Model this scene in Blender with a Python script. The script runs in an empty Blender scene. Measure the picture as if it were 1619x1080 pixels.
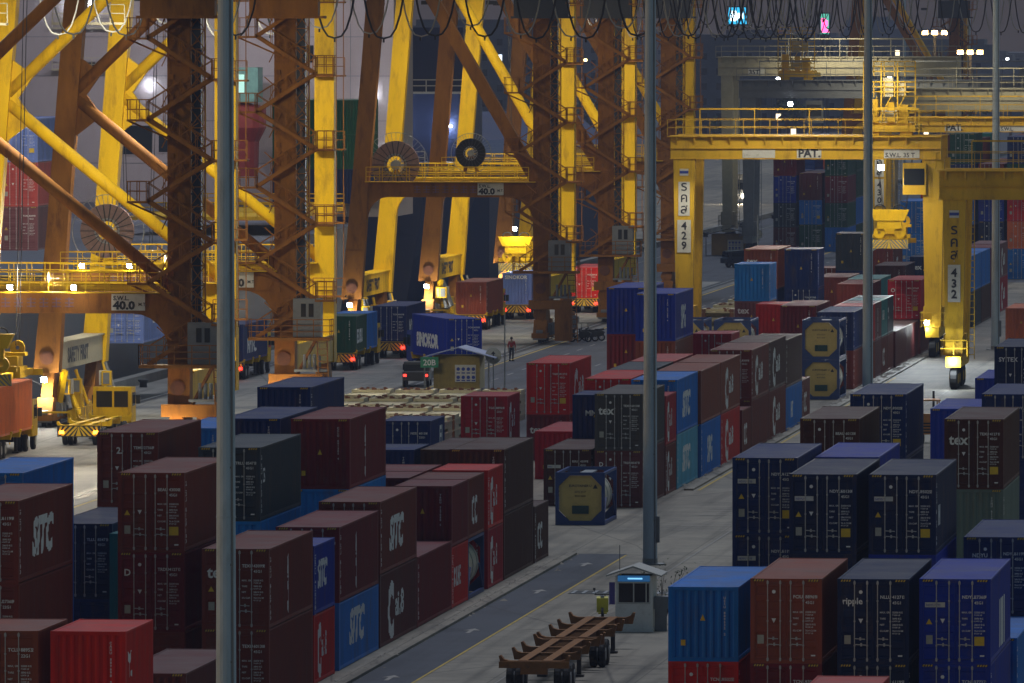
import bpy, bmesh, math, random
from mathutils import Vector, Matrix
random.seed(7)
R=math.radians
sc=bpy.context.scene
col=sc.collection
# ------------------------------------------------------------------ camera, sky, exposure
F_,VX,Y0,CH=14664.0,2410.0,28.5,24.87
PITCH=math.atan((540-Y0)/F_)
_d=((VX-809.5),(540-Y0),-F_)
YAW=math.atan2(_d[0],_d[1]*math.sin(PITCH)+F_*math.cos(PITCH))
cam=bpy.data.cameras.new('camera'); camo=bpy.data.objects.new('camera',cam); col.objects.link(camo)
camo.location=(0,0,CH); camo.rotation_euler=(math.pi/2-PITCH,0,YAW)
cam.sensor_width=36; cam.lens=36*F_/1619; cam.clip_start=1; cam.clip_end=9000
sc.camera=camo
SUN_E,SUN_R=5.0,262.0
w=bpy.data.worlds.new('World'); sc.world=w; w.use_nodes=True
nt=w.node_tree; bg=nt.nodes['Background']
sky=nt.nodes.new('ShaderNodeTexSky'); sky.sky_type='NISHITA'; sky.sun_disc=False
sky.sun_elevation=R(SUN_E); sky.sun_rotation=R(SUN_R); sky.air_density=1.3; sky.dust_density=1.5; sky.ozone_density=2.2
nt.links.new(sky.outputs[0],bg.inputs[0]); bg.inputs[1].default_value=0.07
sl=bpy.data.lights.new('sun','SUN'); sl.energy=0.86; sl.angle=R(22); sl.color=(0.86,0.88,1.0)
slo=bpy.data.objects.new('sun',sl); col.objects.link(slo); slo.rotation_euler=Vector((-.04,-.28,-1)).to_track_quat('-Z','Y').to_euler()
sc.view_settings.view_transform='Standard'; sc.view_settings.look='None'; sc.view_settings.exposure=0.62; sc.view_settings.gamma=1
try:
    sc.cycles.use_light_tree=True; sc.cycles.max_bounces=5; sc.cycles.diffuse_bounces=2; sc.cycles.glossy_bounces=2
    sc.cycles.volume_bounces=0; sc.cycles.sample_clamp_indirect=2.0; sc.cycles.sample_clamp_direct=0
    sc.cycles.caustics_reflective=False; sc.cycles.caustics_refractive=False
except Exception: pass
def G(px,py,z=0.0):
    """world x,y where the view ray of a photo pixel meets height z"""
    r=px-809.5; up=540-py
    F=up*math.sin(PITCH)+F_*math.cos(PITCH); U=up*math.cos(PITCH)-F_*math.sin(PITCH)
    t=(z-CH)/U; Fw=F*t; r*=t
    return (r*math.cos(YAW)-Fw*math.sin(YAW), r*math.sin(YAW)+Fw*math.cos(YAW))
def XZ(px,py,Y):
    """world x,z where the view ray meets the plane y=Y"""
    r=px-809.5; up=540-py
    F=up*math.sin(PITCH)+F_*math.cos(PITCH); U=up*math.cos(PITCH)-F_*math.sin(PITCH)
    dy=r*math.sin(YAW)+F*math.cos(YAW); dx=r*math.cos(YAW)-F*math.sin(YAW); t=Y/dy
    return (dx*t, CH+U*t)
# ------------------------------------------------------------------ materials
MATS={}
def mat(name,rgb,rough=.6,metal=0,noise=.25,scale=1.5,dirt=None,dirt_amt=.35,emit=None,estr=0,bump=0,streak=False,spec=.5,dust=0):
    if name in MATS: return MATS[name]
    m=bpy.data.materials.new(name); m.use_nodes=True; t=m.node_tree; b=t.nodes['Principled BSDF']
    b.inputs['Roughness'].default_value=rough; b.inputs['Metallic'].default_value=metal
    b.inputs['Specular IOR Level'].default_value=spec
    c=(rgb[0],rgb[1],rgb[2],1)
    if emit:
        b.inputs['Base Color'].default_value=c
        b.inputs['Emission Color'].default_value=(*emit,1); b.inputs['Emission Strength'].default_value=estr
        MATS[name]=m; return m
    tc=t.nodes.new('ShaderNodeTexCoord'); oi=t.nodes.new('ShaderNodeObjectInfo')
    mp=t.nodes.new('ShaderNodeMapping'); 
    mp.inputs['Scale'].default_value=(1,1,.25) if streak else (1,1,1)
    ad=t.nodes.new('ShaderNodeVectorMath'); ad.operation='ADD'
    sc_=t.nodes.new('ShaderNodeVectorMath'); sc_.operation='SCALE'; sc_.inputs[0].default_value=(37,91,53)
    t.links.new(oi.outputs['Random'],sc_.inputs['Scale'])
    t.links.new(tc.outputs['Object'],ad.inputs[0]); t.links.new(sc_.outputs[0],ad.inputs[1]); t.links.new(ad.outputs[0],mp.inputs[0])
    n=t.nodes.new('ShaderNodeTexNoise'); n.inputs['Scale'].default_value=scale; n.inputs['Detail'].default_value=6; n.inputs['Roughness'].default_value=.65
    t.links.new(mp.outputs[0],n.inputs[0])
    cr=t.nodes.new('ShaderNodeMapRange'); cr.inputs[1].default_value=.25; cr.inputs[2].default_value=.75
    cr.inputs[3].default_value=1-noise; cr.inputs[4].default_value=1+noise
    t.links.new(n.outputs[0],cr.inputs[0])
    mu=t.nodes.new('ShaderNodeVectorMath'); mu.operation='SCALE'; mu.inputs[0].default_value=rgb[:3]
    t.links.new(cr.outputs[0],mu.inputs['Scale'])
    last=mu.outputs[0]
    if dirt:
        n2=t.nodes.new('ShaderNodeTexNoise'); n2.inputs['Scale'].default_value=scale*2.3; n2.inputs['Detail'].default_value=8; n2.inputs['Roughness'].default_value=.7
        t.links.new(mp.outputs[0],n2.inputs[0])
        c2=t.nodes.new('ShaderNodeMapRange'); c2.inputs[1].default_value=.52; c2.inputs[2].default_value=.72; c2.inputs[4].default_value=dirt_amt
        t.links.new(n2.outputs[0],c2.inputs[0])
        mx=t.nodes.new('ShaderNodeMix'); mx.data_type='RGBA'; mx.inputs[7].default_value=(*dirt,1)
        t.links.new(c2.outputs[0],mx.inputs[0]); t.links.new(last,mx.inputs[6]); last=mx.outputs[2]
    if dust:   # settled dust on level tops
        ge=t.nodes.new('ShaderNodeNewGeometry'); sp=t.nodes.new('ShaderNodeSeparateXYZ'); t.links.new(ge.outputs['Normal'],sp.inputs[0])
        d1=t.nodes.new('ShaderNodeMapRange'); d1.inputs[1].default_value=.6; d1.inputs[2].default_value=.95; t.links.new(sp.outputs[2],d1.inputs[0])
        nd=t.nodes.new('ShaderNodeTexNoise'); nd.inputs['Scale'].default_value=.55; nd.inputs['Detail'].default_value=7; t.links.new(ad.outputs[0],nd.inputs[0])
        d3=t.nodes.new('ShaderNodeMapRange'); d3.inputs[1].default_value=.3; d3.inputs[2].default_value=.7; d3.inputs[3].default_value=dust*.45; d3.inputs[4].default_value=dust*1.3; t.links.new(nd.outputs[0],d3.inputs[0])
        d2=t.nodes.new('ShaderNodeMath'); d2.operation='MULTIPLY'; t.links.new(d1.outputs[0],d2.inputs[0]); t.links.new(d3.outputs[0],d2.inputs[1])
        dm=t.nodes.new('ShaderNodeMix'); dm.data_type='RGBA'; dm.inputs[7].default_value=(.17,.165,.16,1); t.links.new(d2.outputs[0],dm.inputs[0]); t.links.new(last,dm.inputs[6]); last=dm.outputs[2]
    t.links.new(last,b.inputs['Base Color'])
    rr=t.nodes.new('ShaderNodeMapRange'); rr.inputs[3].default_value=max(.05,rough-.15); rr.inputs[4].default_value=min(1,rough+.15)
    t.links.new(n.outputs[0],rr.inputs[0]); t.links.new(rr.outputs[0],b.inputs['Roughness'])
    if bump:
        bp=t.nodes.new('ShaderNodeBump'); bp.inputs['Strength'].default_value=bump; bp.inputs['Distance'].default_value=.05
        t.links.new(n.outputs[0],bp.inputs['Height']); t.links.new(bp.outputs[0],b.inputs['Normal'])
    MATS[name]=m; return m
PC={ # container paints (real colours)
'brown':(.175,.030,.019),'dark_brown':(.075,.022,.015),'maroon':(.175,.012,.017),'purple_brown':(.120,.028,.028),'mauve':(.20,.075,.085),
'red':(.58,.016,.010),'crimson':(.40,.010,.022),'orange':(.66,.15,.04),'rust_brown':(.26,.060,.030),'navy':(.005,.024,.135),'dark_navy':(.006,.017,.072),
'royal_blue':(.006,.030,.34),'blue':(.006,.17,.60),'sky_blue':(.015,.24,.70),'pale_blue':(.11,.40,.58),'slate':(.035,.050,.070),'teal':(.02,.20,.21),
'green':(.010,.075,.042),'grey':(.065,.06,.058),'grey_green':(.14,.19,.17),'cream':(.42,.38,.26),'pink_red':(.50,.08,.07),'light_blue':(.03,.20,.62),'periwinkle':(.17,.25,.62)}
def paint(c): return mat('container_paint_'+c,PC[c],rough=.5,noise=.24,scale=.8,dirt=(.13,.085,.06),dirt_amt=.45,streak=True,spec=.18,bump=.25,dust=.42)
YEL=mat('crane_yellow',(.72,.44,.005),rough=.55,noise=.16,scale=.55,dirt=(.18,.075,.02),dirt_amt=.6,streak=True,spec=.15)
YDK=mat('shaded_rusty_yellow',(.28,.115,.020),rough=.7,noise=.35,scale=.8,dirt=(.09,.035,.018),dirt_amt=.8,streak=True,spec=.15)  # crane yellow browned to put the front frame's shade into the colour, plus rust
RYEL=mat('gantry_yellow',(.66,.40,.025),rough=.55,noise=.20,scale=.6,dirt=(.16,.075,.025),dirt_amt=.6,streak=True,spec=.15)
BEIG=mat('beige_paint',(.42,.38,.27),rough=.6,noise=.15,dirt=(.2,.15,.1))
GREYP=mat('grey_paint',(.18,.19,.21),rough=.6,noise=.15,dirt=(.1,.08,.07))
STEEL=mat('galvanised_steel',(.30,.32,.34),rough=.5,metal=.3,noise=.15)
MAST=mat('mast_steel',(.43,.53,.64),rough=.6,metal=.15,noise=.2,scale=.8,dirt=(.12,.13,.14),streak=True)
ROD=mat('zinc_rod',(.42,.42,.42),rough=.55,noise=.2)
BLK=mat('black_rubber',(.012,.012,.013),rough=.8,noise=.3)
DRK=mat('dark_steel',(.03,.032,.036),rough=.6,noise=.3)
RUST=mat('rusty_steel',(.16,.06,.03),rough=.85,noise=.4,scale=3)
WHT=mat('white_lettering',(.78,.78,.78),rough=.6,noise=.12,scale=4)
BKL=mat('black_lettering',(.02,.02,.03),rough=.6,noise=.1)
YST=mat('yellow_sticker',(.70,.46,.02),rough=.6,noise=.15,scale=6)
GST=mat('grey_plate',(.38,.38,.33),rough=.6,noise=.15,scale=6)
WPL=mat('white_panel',(.60,.59,.56),rough=.6,noise=.12,scale=2,dirt=(.35,.28,.2))
GLS=mat('dark_glass',(.012,.016,.022),rough=.12,noise=.05)
BLU=mat('blue_lettering',(.03,.06,.35),rough=.6,noise=.1)
REDP=mat('red_paint',(.22,.025,.02),rough=.5,noise=.15)
GRN=mat('green_sign',(.02,.25,.12),rough=.5,noise=.1)
TANF=mat('tank_frame_blue',(.014,.045,.19),rough=.5,noise=.15,dirt=(.1,.1,.1))
TANK=mat('tank_cladding',(.52,.50,.42),rough=.4,metal=.25,noise=.12,dirt=(.3,.27,.2))
TANY=mat('tank_end_tan',(.55,.40,.13),rough=.6,noise=.12,dirt=(.25,.17,.08))
EW=mat('lamp_white',(1,1,1),emit=(.85,.93,1),estr=60)
EY=mat('lamp_warm',(1,1,1),emit=(1,.72,.35),estr=45)
ER=mat('lamp_red',(1,0,0),emit=(1,.03,.02),estr=4)
EA=mat('lamp_amber',(1,.5,0),emit=(1,.35,.03),estr=6)
# ------------------------------------------------------------------ mesh builder
class MB:
    def __init__(s): s.v=[];s.f=[];s.m=[]
    def add(s,vs,fs,mi=0):
        o=len(s.v); s.v+=[tuple(p) for p in vs]
        for f in fs: s.f.append([o+i for i in f]); s.m.append(mi)
        return s
    def box(s,x0,x1,y0,y1,z0,z1,mi=0):
        return s.add([(x0,y0,z0),(x1,y0,z0),(x1,y1,z0),(x0,y1,z0),(x0,y0,z1),(x1,y0,z1),(x1,y1,z1),(x0,y1,z1)],
          [(0,3,2,1),(4,5,6,7),(0,1,5,4),(1,2,6,5),(2,3,7,6),(3,0,4,7)],mi)
    def bar(s,p,q,w,h=None,mi=0,up=(0,0,1)):
        h=h or w; p=Vector(p);q=Vector(q); d=(q-p)
        if d.length<1e-6: return s
        d.normalize(); u=Vector(up)
        if abs(d.dot(u))>.98: u=Vector((0,1,0))
        a=d.cross(u).normalized(); b=a.cross(d).normalized()
        c=[]
        for e in (p,q):
            for i,j in ((-1,-1),(1,-1),(1,1),(-1,1)): c.append(e+a*(w/2*i)+b*(h/2*j))
        return s.add(c,[(0,1,2,3),(7,6,5,4),(0,4,5,1),(1,5,6,2),(2,6,7,3),(3,7,4,0)],mi)
    def tube(s,p,q,r,n=8,r2=None,mi=0,cap=True):
        r2=r if r2 is None else r2; p=Vector(p);q=Vector(q); d=(q-p)
        if d.length<1e-6: return s
        d.normalize(); u=Vector((0,0,1)) if abs(d.z)<.95 else Vector((0,1,0))
        a=d.cross(u).normalized(); b=a.cross(d).normalized(); c=[]
        for e,rr in ((p,r),(q,r2)):
            for k in range(n):
                t=2*math.pi*k/n; c.append(e+a*(rr*math.cos(t))+b*(rr*math.sin(t)))
        fs=[(k,n+k,n+(k+1)%n,(k+1)%n) for k in range(n)]
        if cap: fs+=[tuple(range(n)),tuple(range(2*n-1,n-1,-1))]
        return s.add(c,fs,mi)
    def path(s,pts,r,n=6,mi=0):
        for a,b in zip(pts[:-1],pts[1:]): s.tube(a,b,r,n,mi=mi)
        return s
    def prism(s,poly,y0,y1,mi=0,axis='y'):
        n=len(poly)
        f=(lambda a,b,c:(a,c,b)) if axis=='y' else ((lambda a,b,c:(c,a,b)) if axis=='x' else (lambda a,b,c:(a,b,c)))
        vs=[f(a,b,y0) for a,b in poly]+[f(a,b,y1) for a,b in poly]
        fs=[tuple(range(n))[::-1],tuple(range(n,2*n))]+[(k,(k+1)%n,n+(k+1)%n,n+k) for k in range(n)]
        return s.add(vs,fs,mi)
    def ring(s,c,r,w,t,n=24,mi=0,axis='y'):
        vs=[];fs=[]
        for k in range(n):
            a=2*math.pi*k/n
            for rr,tt in ((r-w/2,-t/2),(r+w/2,-t/2),(r+w/2,t/2),(r-w/2,t/2)):
                x,z=rr*math.cos(a),rr*math.sin(a)
                vs.append((c[0]+x,c[1]+tt,c[2]+z) if axis=='y' else (c[0]+tt,c[1]+x,c[2]+z))
        for k in range(n):
            o=4*k; p=4*((k+1)%n)
            for j in range(4): fs.append((o+j,o+(j+1)%4,p+(j+1)%4,p+j))
        return s.add(vs,fs,mi)
    def lathe(s,prof,c,n=20,axis='y',mi=0):
        vs=[];m=len(prof)
        for k in range(n):
            a=2*math.pi*k/n
            for r,t in prof:
                if axis=='y': vs.append((c[0]+r*math.cos(a),c[1]+t,c[2]+r*math.sin(a)))
                elif axis=='x': vs.append((c[0]+t,c[1]+r*math.cos(a),c[2]+r*math.sin(a)))
                else: vs.append((c[0]+r*math.cos(a),c[1]+r*math.sin(a),c[2]+t))
        fs=[(k*m+j,k*m+j+1,((k+1)%n)*m+j+1,((k+1)%n)*m+j) for k in range(n) for j in range(m-1)]
        return s.add(vs,fs,mi)
    def mesh(s,name,mats,smooth=False,fix=True):
        me=bpy.data.meshes.new(name); me.from_pydata(s.v,[],s.f); me.update()
        for i,p in enumerate(me.polygons): p.material_index=s.m[i]
        for m in (mats if isinstance(mats,(list,tuple)) else [mats]): me.materials.append(m)
        if fix:
            bm=bmesh.new(); bm.from_mesh(me); bmesh.ops.recalc_face_normals(bm,faces=bm.faces); bm.to_mesh(me); bm.free()
        if smooth:
            for p in me.polygons: p.use_smooth=True
        return me
    def build(s,name,mats,parent=None,smooth=False,loc=None,fix=True):
        return link(name,s.mesh(name,mats,smooth,fix),parent,loc)
def link(name,me,parent=None,loc=None):
    o=bpy.data.objects.new(name,me); col.objects.link(o)
    if parent is not None: o.parent=parent
    if loc is not None: o.location=loc
    return o
def tag(o,label,cat,group=None,kind=None):
    if label: o['label']=label
    if cat: o['category']=cat
    if group: o['group']=group
    if kind: o['kind']=kind
    return o
def thing(name,label,cat,loc=(0,0,0),rz=0,group=None):
    o=bpy.data.objects.new(name,None); col.objects.link(o); o.location=loc; o.rotation_euler=(0,0,rz); o.empty_display_size=.3
    return tag(o,label,cat,group)
def struct(name,mb,m,**k): o=mb.build(name,m,**k); o['kind']='structure'; return o
def copy_tree(o,parent=None):
    c=o.copy(); col.objects.link(c)
    if parent is not None: c.parent=parent
    for ch in list(o.children): copy_tree(ch,c)
    return c
# text -> flat mesh data (x right, y up), cached
_TX={}
def txt(s,size=1.0,bold=.0,align='LEFT',shear=0,sp=1.0,xs=1.0):
    k=(s,size,bold,align,shear,sp,xs)
    if k in _TX: return _TX[k]
    cu=bpy.data.curves.new('t','FONT'); cu.body=s; cu.size=size; cu.offset=bold*size; cu.align_x=align; cu.shear=shear; cu.space_character=sp
    cu.resolution_u=2; cu.fill_mode='FRONT' if hasattr(cu,'fill_mode') else 'NONE'
    o=bpy.data.objects.new('t',cu); col.objects.link(o)
    dg=bpy.context.evaluated_depsgraph_get(); me=bpy.data.meshes.new_from_object(o.evaluated_get(dg))
    vs=[(v.co.x*xs,v.co.y) for v in me.vertices]; fs=[tuple(p.vertices) for p in me.polygons]
    bpy.data.objects.remove(o); bpy.data.curves.remove(cu); bpy.data.meshes.remove(me)
    _TX[k]=(vs,fs); return _TX[k]
def put(mb,t,org,ax=(1,0,0),ay=(0,0,1),mi=0):
    ox=Vector(org);ax=Vector(ax);ay=Vector(ay)
    mb.add([ox+ax*a+ay*b for a,b in t[0]],t[1],mi); return mb
def vtext(mb,s,org,size,step,bold=.02,mi=0,ax=(1,0,0),ay=(0,0,1),align='CENTER'):
    for i,ch in enumerate(s):
        if ch!=' ': put(mb,txt(ch,size,bold,align),Vector(org)-Vector(ay)*(step*i),ax,ay,mi)
def rail(mb,p,q,h=1.05,n=None,r=.025,mi=0,mids=1):
    p=Vector(p);q=Vector(q);L=(q-p).length; n=n or max(1,int(L/1.6)); z=Vector((0,0,1))
    for i in range(n+1):
        a=p.lerp(q,i/n); mb.bar(a,a+z*h,r*2,mi=mi)
    for k in range(mids+1): mb.bar(p+z*h*(k+1)/(mids+1),q+z*h*(k+1)/(mids+1),r*2,mi=mi)
def point(name,loc,watt,color,size=.4,parent=None):
    l=bpy.data.lights.new(name,'POINT'); l.energy=watt; l.color=color; l.shadow_soft_size=size
    o=bpy.data.objects.new(name,l); col.objects.link(o); o.location=loc
    if parent is not None: o.parent=parent
    return o
def spot(name,loc,aim,watt,color,ang=100,size=.4,parent=None,blend=.5):
    l=bpy.data.lights.new(name,'SPOT'); l.energy=watt; l.color=color; l.shadow_soft_size=size; l.spot_size=R(ang); l.spot_blend=blend
    o=bpy.data.objects.new(name,l); col.objects.link(o); o.location=loc
    o.rotation_euler=(Vector(aim)-Vector(loc)).to_track_quat('-Z','Y').to_euler()
    if parent is not None: o.parent=parent
    return o
WARM=(1,.92,.70); COOL=(.85,.95,1.0); SOD=(1,.62,.25)
# ------------------------------------------------------------------ ground
def ground_mat(name,base,dark,scale=.03,rough=.85,seam=None):
    m=bpy.data.materials.new(name); m.use_nodes=True; t=m.node_tree; b=t.nodes['Principled BSDF']
    g=t.nodes.new('ShaderNodeNewGeometry')
    n=t.nodes.new('ShaderNodeTexNoise'); n.inputs['Scale'].default_value=scale*6; n.inputs['Detail'].default_value=10; n.inputs['Roughness'].default_value=.7
    n2=t.nodes.new('ShaderNodeTexNoise'); n2.inputs['Scale'].default_value=scale; n2.inputs['Detail'].default_value=4
    mp=t.nodes.new('ShaderNodeMapping'); mp.inputs['Scale'].default_value=(1,.22,1)
    t.links.new(g.outputs['Position'],n.inputs[0]); t.links.new(g.outputs['Position'],mp.inputs[0]); t.links.new(mp.outputs[0],n2.inputs[0])
    a=t.nodes.new('ShaderNodeMath'); a.operation='ADD'; t.links.new(n.outputs[0],a.inputs[0]); t.links.new(n2.outputs[0],a.inputs[1])
    r=t.nodes.new('ShaderNodeMapRange'); r.inputs[1].default_value=.84; r.inputs[2].default_value=1.16; t.links.new(a.outputs[0],r.inputs[0])
    mx=t.nodes.new('ShaderNodeMix'); mx.data_type='RGBA'; mx.inputs[6].default_value=(*dark,1); mx.inputs[7].default_value=(*base,1)
    t.links.new(r.outputs[0],mx.inputs[0]); last=mx.outputs[2]
    # long tyre-worn streaks along the lanes
    n3=t.nodes.new('ShaderNodeTexNoise'); n3.inputs['Scale'].default_value=1.1; n3.inputs['Detail'].default_value=5
    mp3=t.nodes.new('ShaderNodeMapping'); mp3.inputs['Scale'].default_value=(1,.03,1); t.links.new(g.outputs['Position'],mp3.inputs[0]); t.links.new(mp3.outputs[0],n3.inputs[0])
    r3=t.nodes.new('ShaderNodeMapRange'); r3.inputs[1].default_value=.5; r3.inputs[2].default_value=.72; r3.inputs[4].default_value=.75; t.links.new(n3.outputs[0],r3.inputs[0])
    mx3=t.nodes.new('ShaderNodeMix'); mx3.data_type='RGBA'; mx3.inputs[7].default_value=(dark[0]*.5,dark[1]*.5,dark[2]*.5,1); t.links.new(r3.outputs[0],mx3.inputs[0]); t.links.new(last,mx3.inputs[6]); last=mx3.outputs[2]
    n4=t.nodes.new('ShaderNodeTexNoise'); n4.inputs['Scale'].default_value=.33; n4.inputs['Detail'].default_value=7; n4.inputs['Roughness'].default_value=.75; t.links.new(g.outputs['Position'],n4.inputs[0])
    r4=t.nodes.new('ShaderNodeMapRange'); r4.inputs[1].default_value=.56; r4.inputs[2].default_value=.70; r4.inputs[4].default_value=.6; t.links.new(n4.outputs[0],r4.inputs[0])
    mx4=t.nodes.new('ShaderNodeMix'); mx4.data_type='RGBA'; mx4.inputs[7].default_value=(dark[0]*.35,dark[1]*.35,dark[2]*.38,1); t.links.new(r4.outputs[0],mx4.inputs[0]); t.links.new(last,mx4.inputs[6]); last=mx4.outputs[2]
    vo=t.nodes.new('ShaderNodeTexVoronoi'); vo.feature='DISTANCE_TO_EDGE'; vo.inputs['Scale'].default_value=.11; t.links.new(mp.outputs[0],vo.inputs[0])
    r5=t.nodes.new('ShaderNodeMapRange'); r5.inputs[1].default_value=0; r5.inputs[2].default_value=.006; r5.inputs[3].default_value=.6; r5.inputs[4].default_value=0; t.links.new(vo.outputs[0],r5.inputs[0])
    mx5=t.nodes.new('ShaderNodeMix'); mx5.data_type='RGBA'; mx5.inputs[7].default_value=(.03,.03,.03,1); t.links.new(r5.outputs[0],mx5.inputs[0]); t.links.new(last,mx5.inputs[6]); last=mx5.outputs[2]
    if seam:
        br=t.nodes.new('ShaderNodeTexBrick'); br.offset=0; br.inputs['Scale'].default_value=1; br.inputs['Brick Width'].default_value=seam[0]; br.inputs['Row Height'].default_value=seam[1]
        br.inputs['Mortar Size'].default_value=.03; br.inputs['Color1'].default_value=(1,1,1,1); br.inputs['Color2'].default_value=(.86,.86,.86,1); br.inputs['Mortar'].default_value=(.4,.4,.4,1)
        t.links.new(g.outputs['Position'],br.inputs[0])
        ml=t.nodes.new('ShaderNodeMix'); ml.data_type='RGBA'; ml.blend_type='MULTIPLY'; ml.inputs[0].default_value=.8
        t.links.new(last,ml.inputs[6]); t.links.new(br.outputs[0],ml.inputs[7]); last=ml.outputs[2]
    t.links.new(last,b.inputs['Base Color'])
    rr=t.nodes.new('ShaderNodeMapRange'); rr.inputs[3].default_value=rough-.25; rr.inputs[4].default_value=rough; t.links.new(n2.outputs[0],rr.inputs[0]); t.links.new(rr.outputs[0],b.inputs['Roughness'])
    MATS[name]=m; return m
CONC=ground_mat('yard_concrete',(.275,.25,.20),(.13,.12,.10),seam=(5.5,6.2))
ASPH=ground_mat('asphalt',(.066,.074,.092),(.040,.044,.055))
QUAY=ground_mat('quay_concrete',(.27,.265,.24),(.14,.14,.13),seam=(6,9))
LINE=mat('road_paint',(.30,.29,.27),rough=.8,noise=.35,scale=2,dirt=(.15,.15,.14),dirt_amt=.8)
YLINE=mat('yellow_road_paint',(.50,.36,.08),rough=.8,noise=.35,scale=2,dirt=(.15,.13,.1),dirt_amt=.8)
def sheet(name,x0,x1,y0,y1,z,m): 
    mb=MB(); mb.add([(x0,y0,z),(x1,y0,z),(x1,y1,z),(x0,y1,z)],[(0,1,2,3)]); return struct(name,mb,m,fix=False)
mb=MB(); mb.box(-93.5,900,-60,1040,-6,0); mb.box(-500,900,1040.01,1700,-6,0); struct('ground',mb,CONC)
sheet('quay_apron',-93.3,-56.5,100,1690,.004,QUAY)
sheet('quay_road',-73.5,-57.5,100,1690,.008,ASPH)
sheet('yard_lane',-43.6,-41.3,200,428,.004,ASPH)
sheet('far_yard_road',-66,-61.5,690,1650,.012,ASPH)
sheet('far_yard',-93.2,-30,872,1690,.0135,ASPH)
sheet('land_beyond',-900,-150,1700,6000,-.8,ASPH)
WATER=mat('harbour_water',(.012,.018,.024),rough=.12,noise=.3,scale=.2,bump=.4)
mb=MB(); mb.add([(-1500,-200,-2.2),(-93.5,-200,-2.2),(-93.5,5000,-2.2),(-1500,5000,-2.2)],[(0,1,2,3)]); struct('water',mb,WATER,fix=False)
mb=MB(); mb.add([(-93.5,1700,-.6),(2500,1700,-.6),(2500,7000,-.6),(-900,7000,-.6),(-900,1900,-.6)],[(0,1,2,3,4)]); struct('far_land',mb,ASPH,fix=False)
# kerb of rubble-stained pads under the rows, painted edge, lane marks, rails
mb=MB(); mb.box(-44.2,-43.55,200,427,.0,.12); mb.box(-43.9,-43.4,486,700,.0,.10); struct('row_kerb',mb,CONC)
m=MB()
def rline(x,y0,y1,w=.15,dash=None,mi=0):
    if not dash: m.add([(x,y0,.016),(x+w,y0,.016),(x+w,y1,.016),(x,y1,.016)],[(0,1,2,3)],mi); return
    y=y0
    while y<y1: m.add([(x,y,.016),(x+w,y,.016),(x+w,y+dash,.016),(x,y+dash,.016)],[(0,1,2,3)],mi); y+=dash*2.4
rline(-41.3,200,427,.10,mi=1); rline(-38.2,300,620,.07); rline(-43.2,486,640,.14,mi=1)
rline(-57.3,200,1500,.22,mi=1); rline(-56.4,200,1500,.14); rline(-61.7,640,1500,.14,dash=4); rline(-66,640,1500,.14,dash=4); rline(-70.4,200,1500,.14,dash=4); rline(-73.3,200,1500,.2,mi=1)
for y in (345,372,398,418):   # direction arrows in the dark lane
    x=-42.4; m.add([(x-.09,y,.017),(x+.09,y,.017),(x+.09,y+1.6,.017),(x-.09,y+1.6,.017)],[(0,1,2,3)]); m.add([(x-.35,y+1.6,.017),(x+.35,y+1.6,.017),(x,y+2.8,.017)],[(0,1,2)])
for y0,y1 in ((448,456),(462,470)):
    for k in range(4): m.add([(-41,y0+k*2,.017),(-37.6,y0+k*2,.017),(-37.6,y0+k*2+.22,.017),(-41,y0+k*2+.22,.017)],[(0,1,2,3)])
struct('road_markings',m,[LINE,YLINE],fix=False)
m=MB(); 
for x in (-74.7,-89.3):
    m.box(x-.55,x-.09,200,1600,.010,.014,1); m.box(x+.09,x+.55,200,1600,.010,.014,1); m.box(x-.04,x+.04,200,1600,.0,.03)
o=struct('crane_rails',m,[STEEL,DRK])
m=MB(); m.box(-94.0,-93.2,100,1690,-.5,.62); struct('quay_edge',m,QUAY)
for k in range(46):
    y=330+k*24; m=MB(); m.lathe([(0,0),(.26,0),(.24,.32),(.36,.42),(.36,.52),(0,.55)],(-92.4,y,.004),10,'z')
    tag(m.build('bollard',DRK,smooth=True),'black mooring bollard on the quay edge','bollard','mooring bollards along the quay edge')
m=MB(); m.box(-41.0,-29.8,398,400.2,.004,.010,0)
for k in range(24): m.box(-40.9+.46*k,-40.75+.46*k,398.1,400.1,.010,.03,1)
struct('drain_grate',m,[DRK,STEEL])
# rubble and dust along the foot of the rows
m=MB(); rnd=random.Random(3)
for k in range(700):
    y=rnd.uniform(320,700); 
    if 427<y<486: continue
    x=-43.9+rnd.gauss(0,.22); s=rnd.uniform(.04,.2); z=.1 if abs(x+43.9)<.3 else 0
    m.add([(x-s,y-s,z),(x+s,y-s*.6,z),(x+s*.7,y+s,z),(x-s*.6,y+s*.8,z),(x,y,z+s*.55)],[(0,1,4),(1,2,4),(2,3,4),(3,0,4)])
tag(m.build('rubble',CONC),'pale rubble and dust along the foot of the container rows','rubble',kind='stuff')
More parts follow.
